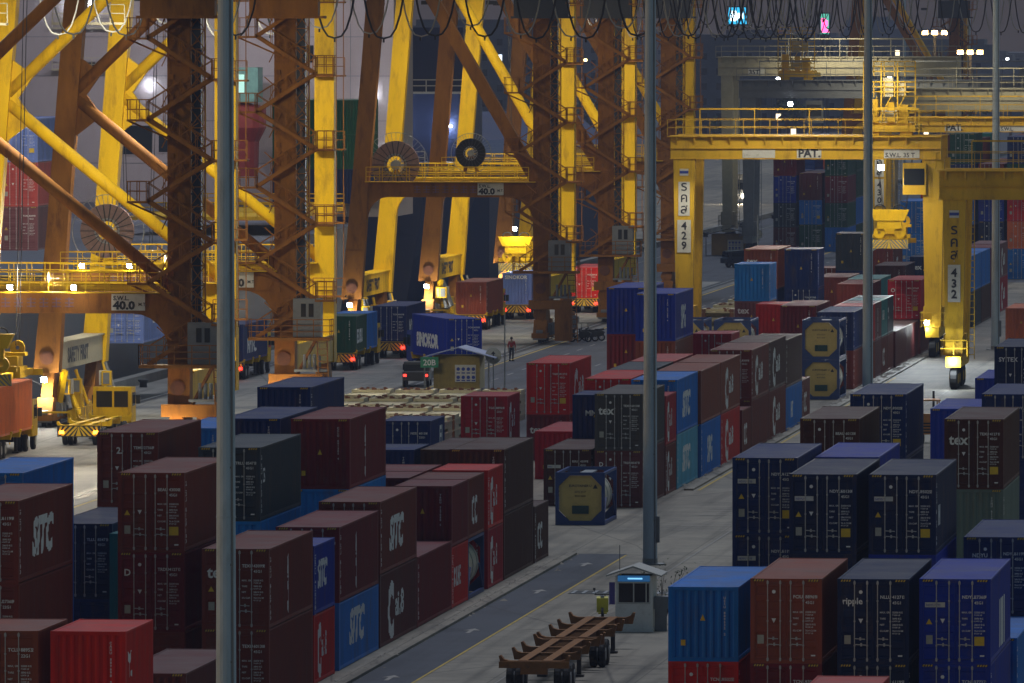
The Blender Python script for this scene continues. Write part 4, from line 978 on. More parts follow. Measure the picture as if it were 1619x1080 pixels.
S(1432,623.3,[D('navy',1,pre='NDYU',cau=1,say='tall'),D('navy',1,v=0),D('navy',0,v=0)],B40,'right of the third mast foot',group=gR)
S(1586.6,662.8,[D('dark_brown',1,pre='TEXU',tex=1,say='with small white word'),K('grey_green',1,tri=0),D('slate',0,v=0)],B40,'below gantry leg 432',group=gR)
S(0,0,[K('royal_blue',1),K('royal_blue',1,v=0)],B40,'left behind the dark brown stack below gantry leg 432',world=(-26.35,452.5),group=gR)
S(1640,623.3,[D('navy',1,pre='NDYU'),D('navy',1,v=0),D('slate',0,v=0)],B40,'at the right edge behind the dark brown stack',group=gR)
S(1649,548.3,[D('dark_navy',1,pre='SYTU',ft=('SY TEX',.3,-1.0,.75)),D('navy',1,v=0),D('slate',0,v=0)],B40,'at the right edge, level with gantry foot',group=gR)
S(0,0,[K('royal_blue',1),K('royal_blue',0,v=0)],B40,'small blue bit left of the gantry foot stack',world=(-26.9,499),group=gR)
S(0,0,[D('navy',1,pre='NDYU',ft=('NDYU',.2,-.9,.75)),D('dark_navy',1)],B40,'at the right edge beside the grey green container',world=(-18.0,340.6),group=gR)
# ------------------------------------------------------------------ tank containers
def tank(X,Y,z,label,group,open_end=False):
    t=thing('tank_container',label,'tank container',(X-CW/2,Y+A/2,z),0,group); h=A/2; x=CW/2; H=2.591
    BOXES.append((X-CW,X,Y,Y+A,z,z+H,label))
    p=MB()
    for sx in (-1,1):
        for sy in (-1,1): a,b=sorted((sx*x,sx*(x-.16))); c,d=sorted((sy*h,sy*(h-.16))); p.box(a,b,c,d,0,H)
        a,b=sorted((sx*x,sx*(x-.12)))
        p.box(a,b,-h+.16,h-.16,.02,.18); p.box(a,b,-h+.16,h-.16,H-.13,H-.01)
        p.bar((sx*(x-.07),-h+.15,.2),(sx*(x-.07),-h+1.4,H*.5),.07); p.bar((sx*(x-.07),h-.15,.2),(sx*(x-.07),h-1.4,H*.5),.07)
    for sy in (-1,1):
        c,d=sorted((sy*h,sy*(h-.12))); p.box(-x+.16,x-.16,c,d,.0,.2); p.box(-x+.16,x-.16,c,d,H-.16,H-.004)
        for sx in (-1,1):
            for zz,s in ((.2,1),(H-.16,-1)):
                q=[(sx*(x-.16),zz),(sx*(x-.16-.52),zz),(sx*(x-.16),zz+s*.52)]; p.prism(q,c+.01,d-.01)
    p.build('frame',TANF,t)
    r=1.07; prof=[(0,-h+.32),(r*.5,-h+.34),(r*.82,-h+.44),(r*.97,-h+.62),(r,-h+.8),(r,h-.8),(r*.97,h-.62),(r*.8,h-.44),(0,h-.32)]
    p=MB(); p.lathe(prof,(0,0,H/2),26); s=p.build('tank_shell',TANK,t,smooth=True)
    p=MB()
    for yy in (-1.6,0,1.6): p.ring((0,yy,H/2),r+.012,.025,.08,30)
    p.box(-.3,.3,-h+.5,h-.5,H-.20,H-.14); p.build('cladding_band',STEEL,s)
    if not open_end:
        o=[(-x+.18,.72),(-x+.70,.21),(x-.70,.21),(x-.18,.72),(x-.18,H-.68),(x-.70,H-.17),(-x+.70,H-.17),(-x+.18,H-.68)]
        p=MB(); p.prism(o,-h+.13,-h+.20); e=p.build('end_panel',TANY,t)
        p=MB(); p.box(-.40,.42,-h+.07,-h+.125,.55,.95); p.build('document_box',mat('dark_teal_plate',(.01,.05,.05),rough=.3),e)
        p=MB(); put(p,txt('EUROTAINER U',.16,.015,'CENTER'),(0,-h+.12,H-.72)); put(p,txt('22T6  0137',.12,.012,'CENTER'),(0,-h+.12,H-1.0)); put(p,txt('MGW 36000',.10,.01,'CENTER'),(0,-h+.12,H-1.2)); p.add([(.62,-h+.12,H-.80),(.86,-h+.12,H-.80),(.74,-h+.12,H-.58)],[(0,1,2)]); p.build('code_lettering',BKL,e,fix=False)
    return t
gT='tank containers in blue frames'
tank(-44.75,452.2,0,'single tan ended tank container in a blue frame beside the aisle',gT)
tank(-44.3,603,2.60,'upper of the twin tan tank containers at the end of the centre row',gT)
tank(-44.3,603,0,'lower of the twin tan tank containers at the end of the centre row',gT)
tank(-50.0,602,2.60,'right of the two tank containers behind the brown roofs, tan end cut by roofs',gT)
tank(-50.0,602,0,'hidden tank container beneath the right hand one behind the brown roofs',gT)
tank(-53.1,602,2.60,'left of the two tank containers behind the brown roofs, next to the royal blue stack',gT)
tank(-53.1,602,0,'tank container hidden beneath the left of the two next to the royal blue stack',gT)
tank(XL,393.5,0,'silver tank showing its side in a blue frame in the left front row',gT)
# ------------------------------------------------------------------ flat racks
CRM=mat('cream_rack_paint',(.50,.45,.30),rough=.75,noise=.2,scale=.8,dirt=(.22,.13,.07),dirt_amt=.6)
def rack_proto():
    me={}
    p=MB(); h=B40/2; p.box(-1.219,1.219,-h,h,.32,.40)
    for s in (-1,1): a,b=sorted((s*1.2,s*1.1)); p.box(a,b,-h+.2,h-.2,0,.32); p.box(a,b,-h+.2,h-.2,.40,.44)
    for k in range(13): p.box(-1.1,1.1,-h+.5+k*.93,-h+.6+k*.93,.05,.32)
    me['deck']=p.mesh('deck',CRM)
    for nm,s in (('a',-1),('b',1)):
        p=MB(); y=s*(h-1.3)
        p.box(-1.2,-.9,y-1.1,y+1.1,.44,.62); p.box(.9,1.2,y-1.1,y+1.1,.44,.62); p.box(-.9,.9,y-1.1,y-.9,.44,.6); p.box(-.9,.9,y+.9,y+1.1,.44,.6)
        for k in range(7): p.box(-.8+.24*k,-.68+.24*k,y-.85,y+.85,.44,.5)
        me['e'+nm]=p.mesh('folded_end',CRM)
        p=MB(); rn=random.Random(2+s)
        for k in range(14): 
            xx=rn.uniform(-1.1,1.1); yy=s*(h-.25-rn.random()*.5); zz=rn.uniform(.44,.62); p.box(xx-.09,xx+.09,yy-.09,yy+.09,.42,zz+.1)
        for k in (-1,1): p.box(k*1.05-.15,k*1.05+.15,s*(h-.15)-.15,s*(h-.15)+.15,.0,.62)
        me['h'+nm]=p.mesh('hinge_gear',RUST)
    return me
RK=rack_proto(); FH=.63
def rack(X,Y,z,label,group,var=0):
    t=thing('flat_rack',label,'flat rack',(X-CW/2,Y+B40/2,z),0,group)
    link('deck',RK['deck'],t)
    for k in 'ab':
        e=link('folded_end',RK['e'+k],t); link('hinge_gear',RK['h'+k],e)
for j in range(5):
    for i in range(4):
        for k in range(3):
            w=['first','second','third','fourth'][i]; rw=['nearest','second','third','fourth','farthest'][j]
            rack(-61.5-2.72*i,507+13.1*j,FH*k,'cream folded flat rack, %s of %s pile from the right, %s row'%(['lowest','middle','topmost'][k],w,rw),'piles of cream flat racks by the green numbered shed')
for j in range(3):
    for k in range(5):
        rack(-58.6,690+13.1*j,FH*k,'dark edged flat rack, layer %s of the %s pile right of gantry leg 429'%(['one','two','three','four','five'][k],['nearest','middle','farthest'][j]),'piles of flat racks right of gantry leg 429')
# ------------------------------------------------------------------ trucks
def wheel_at(t,x,y,r=.5,w=.3,m_=BLK):
    p=MB(); p.lathe([(0,-w/2),(r*.6,-w/2),(r*.92,-w/2+.02),(r,-w/2+.06),(r,w/2-.06),(r*.92,w/2-.02),(r*.6,w/2),(0,w/2)],(x,y,r),20,'x'); o=p.build('wheel',m_,t)
    p=MB(); p.lathe([(0,-w/2-.01),(r*.5,-w/2-.01),(r*.5,w/2+.01),(0,w/2+.01)],(x,y,r),12,'x'); p.build('rim',STEEL,o)
def chassis(x,y,label,L=12.4,rz=0,col_=YEL,bump='chev',cat='trailer',name='container_chassis',lights=True,cab=None,grp=None,bol=True):
    t=thing(name,label,cat,(x,y,0),rz,grp)
    p=MB()
    for sx in (-.45,.45): p.box(sx-.09,sx+.09,.1,L,.95,1.22); p.box(sx-.17,sx+.17,.1,L,1.22,1.25)
    k=0; yy=.9
    while yy<L-.4: p.box(-.36,.36,yy,yy+.1,1.0,1.15); yy+=.5
    p.build('frame',col_,t)
    for yy in (.05,L*.36,L*.62,L-.35):
        p=MB(); p.box(-1.22,1.22,yy,yy+.28,.98,1.24)
        for s in (-1,1): a,b=sorted((s*1.22,s*1.15)); p.prism([(s*1.22,1.0),(s*.95,1.24),(s*1.14,1.30),(s*1.24,1.44),(s*1.32,1.42)],yy-.04,yy+.30)
        p.build('bolster',col_,t)
    if bump=='chev':
        p=MB(); p.box(-1.25,1.25,-.10,-.02,.55,1.2); b=p.build('bumper',BKL,t); p=MB(); chevron(p,-1.2,1.2,-.105,.6,1.15,4); p.build('warning_stripes',YST,b,fix=False)
    else:
        p=MB(); p.box(-1.3,1.3,-.12,0,.98,1.22); p.box(-.5,.5,-.1,.0,.75,.98); b=p.build('bumper',col_,t)
    if lights:
        for s in (-1,1):
            p=MB(); p.box(s*1.0-.14,s*1.0+.14,-.16,-.11,.72,.9); p.build('tail_light',ER if lights==1 else EA,t)
            if lights==1 and s>0: point('lamp_light',(s*1.0,-.6,.8),3,(1,.06,.03),.1,t)
    for yy in (1.6,2.95):
        for xx in (-1.05,-.72,.72,1.05): wheel_at(t,xx,yy,.5,.28)
    for s in (-1,1):
        p=MB(); p.box(s*.7-.08,s*.7+.08,L-3.0,L-2.8,.1,1.0); p.box(s*.7-.18,s*.7+.18,L-3.1,L-2.7,.0,.08); p.build('landing_leg',DRK,t)
    if cab:
        y0=L+.3; cc=cab
        p=MB(); p.box(-.5,.5,y0-3.0,y0+2.0,.6,.9); p.build('tractor_frame',DRK,t)
        p=MB(); p.prism([(y0+.1,.8),(y0+1.9,.8),(y0+1.95,1.9),(y0+1.75,2.9),(y0+.1,2.95)],-1.15,1.15,axis='x'); c=p.build('cab',cc,t)
        for bx in ((-.95,.0,y0+.06,y0+.097,1.75,2.7),(.12,.95,y0+.06,y0+.097,1.75,2.7),(-1.18,-1.152,y0+.5,y0+1.6,1.8,2.6),(1.152,1.18,y0+.5,y0+1.6,1.8,2.6)): p=MB(); p.box(*bx); p.build('window',GLS,c)
        for bx in ((-1.45,-1.2,y0+1.6,y0+1.7,1.9,2.4),(1.2,1.45,y0+1.6,y0+1.7,1.9,2.4)): p=MB(); p.box(*bx); p.build('mirror',BLK,c)
        for yy,xs_ in ((y0-1.6,(-1.0,-.7,.7,1.0)),(y0+1.2,(-1.0,1.0))):
            for xx in xs_: wheel_at(t,xx,yy,.5,.28)
    return t
gK='yard trucks under the quay cranes'
def truck(px,py,tiers,label,L=12.4,cab=YEL,loads=(),X=None,lights=1):
    zt=1.25+HS[loads[0][1]]; x,y=G(px,py,zt); cx=x-CW/2
    chassis(cx,y-.05,label,cab=cab,name='yard_truck',cat='truck',grp=gK,lights=lights)
    yy=y
    for sp in loads:
        container(cx+CW/2,yy,1.25,sp[4],sp[:4],sp[5],'containers riding on yard trucks',detail=1); yy+=sp[4]+.1
    return x,y
truck(563,500,0,'yard truck carrying a green and a blue short container',loads=[('green',0,'b',{'side':'EUSU','ft':('EL',.3,-.9,.6)},A,'green short lettered container on the truck beside the yellow crane leg'),('blue',0,'b',{},A,'blue short container riding in front of the green one')])
truck(642,484,0,'yard truck carrying a long navy container with red tail lamp lit',loads=[('navy',0,'d',{'side':'NYTC'},B40,'long navy container on the truck right of the green one')])
truck(769,446,0,'yard truck carrying a pale brown container with striped bumper',loads=[('rust_brown',0,'b',{'edge':1},B40,'pale brown container on the truck behind the pale blue one under the spreader')])
truck(840.5,432,0,'yard truck under the yellow spreader with a pale blue container',loads=[('periwinkle',0,'b',{'ft':('SINOKOR',.42,-1.0,.48),'tri':0},B40,'pale blue container with small white word under the bright yellow spreader')])
truck(946.5,423,0,'yard truck with a red container, far down the crane row',loads=[('red',0,'d',{},B40,'red door container on the farthest truck right of the stair towers')])
truck(385,513,0,'yard truck with a navy container behind the nearest mast',loads=[('navy',0,'b',{'side':'NYTC','ft':('2',.3,-.2,.6)},B40,'navy container on a truck between the nearest mast and the second stair tower')])
truck(-4,612,0,'yard truck under the orange container cut by the left edge',loads=[('orange',1,'b',{},B40,'bright orange container lit strongly at the left edge')])
chassis(-83.4,532.5,'empty yellow yard truck with black striped bumper seen from behind at the left',cab=YEL,name='yard_truck',cat='truck',grp=gK,lights=2)
# the turned container with its trailer, and a dark pickup ahead of it
x,y=G(735,592,0.3)
chassis(x,y,'trailer turning off the quay road under the turned royal blue container',rz=R(18.3),name='yard_truck',cat='truck',grp=gK,bump='bar',cab=BLU,lights=False)
o_=Matrix.Rotation(R(18.3),3,'Z')@Vector((0,B40/2+.1,0))
container(x+o_.x,y+o_.y,1.25,B40,('royal_blue',1,'d',{'side':'SINOKOR','sd':-1,'tex':0,'edge':0}),'royal blue container turned so its long left side shows','containers riding on yard trucks',rz=R(18.3),detail=1)
def car(x,y,rz,label,m_,cat='car',lt=True,pick=False):
    t=thing('parked_car',label,cat,(x,y,0),rz)
    p=MB()
    prof=[(0,.45),(0,.95),(.15,1.05),(.25,1.65),(1.7,1.75),(3.0,1.7),(3.65,1.1),(4.7,.95),(4.8,.45)] if not pick else [(0,.45),(0,1.05),(1.7,1.05),(1.75,1.65),(3.1,1.68),(3.7,1.1),(4.9,.98),(5.0,.45)]
    p.prism(prof,-.88,.88,axis='x'); b=p.build('body',m_,t)
    p=MB(); p.box(-.89,-.885,.5,3.0,1.15,1.55); p.box(.885,.89,.5,3.0,1.15,1.55); p.box(-.7,.7,.14,.17,1.15,1.55); p.build('window',GLS,b)
    for s in (-1,1):
        if lt: p=MB(); p.box(s*.72-.10,s*.72+.10,-.05,0,.75,.9); p.build('tail_light',ER,b)
        for yy in (.85,3.9): wheel_at(t,s*.8,yy,.33,.22)
    return t
x,y=G(657,613); car(x,y,R(4),'dark pickup with two red tail lamps beside the green numbered shed',DRK,pick=True)
x,y=G(1143,424); car(x,y+1,R(-62),'dark car parked in front of the far hut right of gantry leg 429',mat('dark_blue_paint',(.012,.02,.04),rough=.3),lt=False)
# oncoming far truck with head lamps
x,y=G(1166,322); t=thing('yard_truck','oncoming truck with two glowing head lamps on the far road','truck',(x,y,0)); p=MB(); p.prism([(0,.6),(2.2,.6),(2.2,3.2),(.3,3.2),(.05,1.9)],-1.25,1.25,axis='x'); c=p.build('cab',GREYP,t)
p=MB(); p.box(-1.1,1.1,-.0,.02,1.9,2.8); p.build('window',GLS,c); p=MB(); p.box(-1.2,1.2,2.4,12,1.2,3.9); p.build('load_box',mat('dull_tarpaulin',(.2,.2,.22)),t); p=MB(); p.box(-1.2,1.2,.2,.8,3.2,4.0); p.build('roof_fairing',WPL,t)
for xx in (-1.0,1.0): 
    for yy in (1,4.5,9): wheel_at(t,xx,yy,.5,.3)
for s in (-1,1): p=MB(); p.lathe([(0,-.08),(.26,-.08),(.26,0),(0,0)],(s*.92,-.02,1.0),12); p.build('headlight',mat('head_lamp',(1,1,1),emit=(1,.85,.6),estr=160),t)
spot('lamp_light',(0,-.4,1.0),(0,-25,-1.5),1500,(1,.8,.5),70,.2,t)
# ------------------------------------------------------------------ near empty chassis pair by the booth
OCH=mat('rusty_orange_paint',(.24,.10,.025),rough=.75,noise=.3,scale=2,dirt=(.07,.035,.02),dirt_amt=.7)
chassis(-36.1,338.5,'rusty orange empty container chassis nearest the camera by the booth',L=12.3,col_=OCH,bump='bar',lights=False,grp='empty chassis parked by the booth')
chassis(-36.1,351.6,'rusty orange empty container chassis standing end to end beyond the nearest one',L=12.3,col_=OCH,bump='bar',lights=False,grp='empty chassis parked by the booth')
# guard booth
x,y=G(1002,999); t=thing('guard_booth','small white guard booth with a blue lit strip at the foot of a mast','guard booth',(x,y,0)); bw=.75
p=MB(); p.box(-bw,bw,0,2.0,0.15,1.15); p.box(-bw,bw,.02,.1,2.05,2.15); p.box(-bw,-bw+.09,0,2.0,1.15,2.25); p.box(bw-.09,bw,0,2.0,1.15,2.25); p.box(-bw+.09,bw-.09,1.9,2.0,1.15,2.25); p.box(-bw-.03,bw+.03,-.03,2.03,.0,.15); p.build('wall',mat('booth_white',(.8,.8,.78),rough=.6,noise=.08,scale=2,dirt=(.4,.36,.3)),t)
p=MB(); p.box(-bw+.12,bw-.12,.01,.04,1.2,1.97); p.build('window',GLS,t)
p=MB(); 
for a in (-bw+.09,-.03,bw-.27,bw-.13): p.box(a,a+.05,-.01,.05,1.16,2.02)
p.box(-bw+.09,bw-.09,-.02,.06,1.13,1.19); p.box(-bw+.09,bw-.09,-.012,.05,1.97,2.03); p.build('window_frame',WPL,t)
p=MB(); p.box(-bw+.1,bw-.1,.0,.03,2.04,2.28); p.build('light_strip',mat('blue_tube_glow',(.02,.1,.3),emit=(.05,.28,.7),estr=.16),t)
p=MB(); p.box(-.25,.35,-.012,-.003,2.13,2.19); p.build('tube_lamp',mat('cyan_tube',(1,1,1),emit=(.2,.6,1),estr=.8),t)
p=MB(); p.add([(-1.1,-.35,2.25),(0,-.35,2.62),(1.15,-.35,2.25),(-1.1,2.35,2.25),(0,2.35,2.62),(1.15,2.35,2.25),(-1.1,-.35,2.31),(0,-.35,2.69),(1.15,-.35,2.31),(-1.1,2.35,2.31),(0,2.35,2.69),(1.15,2.35,2.31)],[(0,1,7,6),(1,2,8,7),(6,7,10,9),(7,8,11,10),(3,9,10,4),(4,10,11,5),(0,6,9,3),(2,5,11,8),(0,3,4,1),(1,4,5,2)]); p.build('roof',mat('grey_sheet_roof',(.38,.38,.36),rough=.6,noise=.12),t)
p=MB(); p.box(-bw-.26,-bw-.03,.1,.14,1.1,2.0); p.build('side_board',mat('violet_board',(.10,.08,.35)),t)
p=MB(); p.tube((-.6,.3,2.5),(-.6,.3,3.5),.015,5); p.build('aerial',DRK,t)
p=MB(); p.box(bw+.02,bw+.6,.5,1.4,.9,1.4); p.box(bw+.05,bw+.55,.5,.55,0,.9); p.build('side_shelf',GREYP,t)
# shrub behind the booth
def shrub(x,y,h,w,label,seed,n=420,lf=.09):
    rn=random.Random(seed); t=thing('shrub',label,'shrub',(x,y,0)); p=MB(); tips=[]
    for k in range(9):
        a=rn.uniform(0,6.28); q=Vector((0,0,0)); d=Vector((math.cos(a)*.3,math.sin(a)*.3,1)).normalized()
        for s in range(4):
            nq=q+d*(h/4); p.tube(q,nq,.03-.006*s,5,.024-.005*s); q=nq; d=(d+Vector((rn.uniform(-.5,.5)*w,rn.uniform(-.5,.5)*w,0))).normalized()
            if s>0: tips.append(q.copy())
    p.build('stem',mat('bark',(.09,.06,.04),rough=.9),t)
    p=MB()
    for k in range(n):
        c=rn.choice(tips)+Vector((rn.gauss(0,.22),rn.gauss(0,.22),rn.gauss(0,.2)))
        a=Vector((rn.uniform(-1,1),rn.uniform(-1,1),rn.uniform(-1,1))).normalized()*lf; b=a.cross(Vector((rn.uniform(-1,1),rn.uniform(-1,1),1))).normalized()*lf*.5
        p.add([c-a,c+b,c+a,c-b],[(0,1,2,3)],rn.choice((0,0,1)))
    p.build('foliage',[mat('leaf_dark',(.03,.055,.02)),mat('leaf_mid',(.06,.09,.03))],t,fix=False)
x,y=G(1046,990); shrub(x,y+1.2,2.3,.3,'thin dark shrub sticking out right of the white guard booth',2,160,.07)
0 and shrub(x,y+2.6,2.3,.35,'few leafy twigs showing left of the white guard booth',3,70,.06)
# scooter
def scooter(x,y,rz,label,m_,cat='scooter',grp=None,name='scooter'):
    t=thing(name,label,cat,(x,y,0),rz,grp)
    for yy in (0,1.28):
        p=MB(); p.ring((0,yy,.28),.23,.1,.1,18,axis='x'); o=p.build('wheel',BLK,t); p=MB(); p.ring((0,yy,.28),.17,.03,.05,14,axis='x'); [p.bar((0,yy,.28),(0,yy+.16*math.cos(a),.28+.16*math.sin(a)),.02) for a in (0,1.26,2.5,3.8,5.0)]; p.build('rim',STEEL,o)
    p=MB(); p.prism([(-.12,.42),(.35,.3),(.62,.32),(.75,.55),(.55,.82),(.05,.84),(-.25,.7)],-.15,.15,axis='x'); p.prism([(1.10,.42),(1.24,.36),(1.27,.95),(1.12,1.02)],-.24,.24,axis='x'); p.prism([(.6,.28),(1.05,.28),(1.05,.34),(.6,.34)],-.18,.18,axis='x'); p.build('body',m_,t)
    p=MB(); p.prism([(-.2,.84),(.55,.84),(.5,.93),(.1,.92),(-.2,.97)],-.13,.13,axis='x'); p.build('seat',BLK,t)
    p=MB(); p.tube((0,1.28,.28),(0,1.20,.55),.04,8); p.tube((0,1.06,.9),(0,1.03,1.08),.04,8); p.bar((-.33,1.02,1.08),(.33,1.02,1.08),.035); p.bar((-.28,1.05,1.08),(-.34,1.08,1.3),.015); p.bar((.28,1.05,1.08),(.34,1.08,1.3),.015); p.box(-.39,-.29,1.06,1.08,1.26,1.36); p.box(.29,.39,1.06,1.08,1.26,1.36); p.build('handlebar',DRK,t)
    p=MB(); p.lathe([(0,0),(.09,0),(.08,.08),(0,.1)],(0,1.15,.98),12); p.build('headlight',STEEL,t)
    return t
x,y=G(953,979); scooter(x,y,R(185),'yellow scooter standing left of the white guard booth',mat('scooter_yellow',(.55,.50,.03),rough=.35))
for k,(px,py,a) in enumerate(((930,541,80),(941,540,95),(951,539,102))):
    x,y=G(px,py); scooter(x,y,R(a),'dark motorcycle, %s of the three parked beside the quay road'%['leftmost','middle one','rightmost'][k],DRK,'motorcycle','motorcycles beside the quay road','motorcycle')
# ------------------------------------------------------------------ green numbered shed and far hut
def hut(px,py,wd,label,sign,roofm,wallm,h=2.3,board=True,dp=3.0):
    x,y=G(px,py); t=thing('shed',label,'shed',(x,y,0))
    p=MB(); p.box(-wd/2,wd/2,0,dp,.1,h); n=int(wd/.22)
    for k in range(n): p.box(-wd/2+.22*k+.02,-wd/2+.22*k+.12,-.03,0,.1,h)
    p.build('wall',wallm,t)
    e=.75; z0=h-.15; z1=h+.55
    p=MB(); p.add([(-wd/2-e,-1,z0),(0.2,-1,z1),(wd/2+e+.4,-1,z0),(-wd/2-e,dp+.6,z0),(0.2,dp+.6,z1),(wd/2+e+.4,dp+.6,z0),(-wd/2-e,-1,z0+.07),(0.2,-1,z1+.07),(wd/2+e+.4,-1,z0+.07),(-wd/2-e,dp+.6,z0+.07),(0.2,dp+.6,z1+.07),(wd/2+e+.4,dp+.6,z0+.07)],[(0,1,7,6),(1,2,8,7),(6,7,10,9),(7,8,11,10),(3,9,10,4),(4,10,11,5),(0,6,9,3),(2,5,11,8),(0,3,4,1),(1,4,5,2)]); p.build('roof',roofm,t)
    p=MB()
    for xx in (-wd/2-.5,wd/2+.7): p.box(xx-.05,xx+.05,-.9,-.8,0,z0)
    p.build('post',GREYP,t)
    if board:
        p=MB(); p.box(-.1,wd/2-.25,-.12,-.05,.55,1.7); b=p.build('picture_board',WPL,t); p=MB()
        for i in range(4):
            for j in range(2): p.lathe([(0,-.135),(.12,-.135),(.12,-.125),(0,-.125)],(.12+i*.34,0,1.42-.55*j),12); p.box(.0+i*.34,.24+i*.34,-.135,-.125,1.12-.5*j,1.2-.5*j)
        p.build('pictograms',BLU,b)
    if sign:
        p=MB(); p.box(-wd/2-.75,-wd/2+.45,-1.10,-1.04,h-.75,h-.05); b=p.build('number_sign',GRN,t); p=MB(); put(p,txt(sign,.55,.02,'CENTER'),(-wd/2-.15,-1.115,h-.6)); p.build('sign_lettering',WHT,b,fix=False)
    return t
hut(722,617,3.1,'yellow corrugated shed with pale blue roof, green 20B sign and pictogram board','20B',mat('pale_blue_sheet',(.30,.34,.50),rough=.5),mat('yellow_sheet',(.33,.24,.06),rough=.7))
hut(1152,405,3.6,'small dim hut with white board beyond the parked car',None,DRK,mat('ochre_sheet',(.28,.18,.06),rough=.8))
for px,py,r,lab,s in ((780,617,.55,'round grey sign with an upward arrow beside the green numbered shed','^'),(1198,405,.5,'round white sign on a thin post beyond the far hut','')):
    x,y=G(px,py); t=thing('road_sign',lab,'sign',(x,y,0)); p=MB(); p.tube((0,.05,0),(0,.05,2.4),.04,8); p.build('post',STEEL,t); p=MB(); p.lathe([(0,-.03),(r,-.03),(r,.0),(0,.0)],(0,0,2.3),20); d=p.build('sign_disc',GST,t)
    p=MB(); p.box(-.04,.04,-.045,-.035,2.05,2.5); p.add([(-.15,-.045,2.42),(.15,-.045,2.42),(0,-.045,2.62)],[(0,1,2)]); p.build('arrow',BKL,d,fix=False)
# ------------------------------------------------------------------ the walking man
def skinfig(name,vs,es,rad,m_,parent,root=0,sub=2):
    me=bpy.data.meshes.new(name); me.from_pydata(vs,es,[]); o=bpy.data.objects.new(name,me); col.objects.link(o)
    md=o.modifiers.new('s','SKIN'); sv=me.skin_vertices[0].data
    for i,r in enumerate(rad): sv[i].radius=(r,r) if not isinstance(r,tuple) else r; sv[i].use_root=(i==root)
    o.modifiers.new('d','SUBSURF').levels=sub
    dg=bpy.context.evaluated_depsgraph_get(); m2=bpy.data.meshes.new_from_object(o.evaluated_get(dg)); m2.materials.clear(); m2.materials.append(m_)
    for p in m2.polygons: p.use_smooth=True
    bpy.data.objects.remove(o); q=link(name,m2,parent); return q
x,y=G(809,571); t=thing('person','man in a red shirt and dark trousers standing on the quay road','person',(x,y,0),R(170))
SK=mat('skin',(.30,.17,.11),rough=.6,noise=.05); SH=mat('red_shirt',(.36,.03,.03),rough=.9); TR=mat('dark_trousers',(.02,.022,.035),rough=.9); HA=mat('black_hair',(.015,.012,.01),rough=.8)
V=[(0,0,.95),(0,0,1.18),(0,.01,1.40),(0,0,1.50),(0,.02,1.60),(0,.01,1.69),(.19,0,1.41),(.26,.02,1.14),(.27,-.05,.90),(-.19,0,1.41),(-.26,.0,1.14),(-.27,-.04,.90),(.10,0,.90),(.12,-.03,.50),(.13,.03,.09),(.14,-.14,.04),(-.10,0,.90),(-.11,.05,.50),(-.12,.12,.09),(-.13,-.03,.04),(.275,-.09,.80),(-.275,-.08,.80)]
Eg=[(0,1),(1,2),(2,3),(3,4),(4,5),(2,6),(6,7),(7,8),(2,9),(9,10),(10,11),(0,12),(12,13),(13,14),(14,15),(0,16),(16,17),(17,18),(18,19),(8,20),(11,21)]
rd=[(.13,.10),(.14,.10),(.13,.10),.055,(.075,.09),.07,.055,.043,.034,.055,.043,.034,.085,.055,.038,.035,.085,.055,.038,.035,.032,.032]
skinfig('body',V,Eg,rd,SK,t)
VI=[0,1,2,6,7,9,10]; skinfig('shirt',[V[i] for i in VI]+[(.265,0,.98),(-.265,-.02,.98)],[(0,1),(1,2),(2,3),(3,4),(2,5),(5,6),(4,7),(6,8)],[(.155,.12),(.16,.125),(.15,.12),.075,.056,.075,.056,.05,.05],SH,t)
skinfig('trousers',[V[0],V[12],V[13],(.13,.03,.14),V[16],V[17],(-.12,.12,.14)],[(0,1),(1,2),(2,3),(0,4),(4,5),(5,6)],[(.15,.115),.10,.072,.058,.10,.072,.058],TR,t)
p=MB(); p.lathe([(0,.115),(.06,.10),(.095,.05),(.10,-.02),(.09,-.06)],(0,.03,1.66),14,'z'); p.build('hair',HA,t,smooth=True)
p=MB(); p.box(.085,.185,-.2,.08,.0,.09); p.box(-.175,-.075,-.10,.17,.0,.09); p.build('shoes',BLK,t)
# hands with fingers
for s in (1,-1):
    vs=[(s*.275,-.09,.80),(s*.275,-.10,.74)]; es=[(0,1)]; rr=[.03,.034]
    for k in range(4):
        a=len(vs); dy=-.13+.022*k; vs+=[(s*.275,dy,.70),(s*(.262),dy-.005,.655),(s*.245,dy,.62)]; es+=[(1,a),(a,a+1),(a+1,a+2)]; rr+=[.011,.009,.008]
    a=len(vs); vs+=[(s*.26,-.145,.745),(s*.245,-.16,.71)]; es+=[(1,a),(a,a+1)]; rr+=[.012,.009]
    skinfig('hand',vs,es,rr,SK,t,root=0,sub=1)
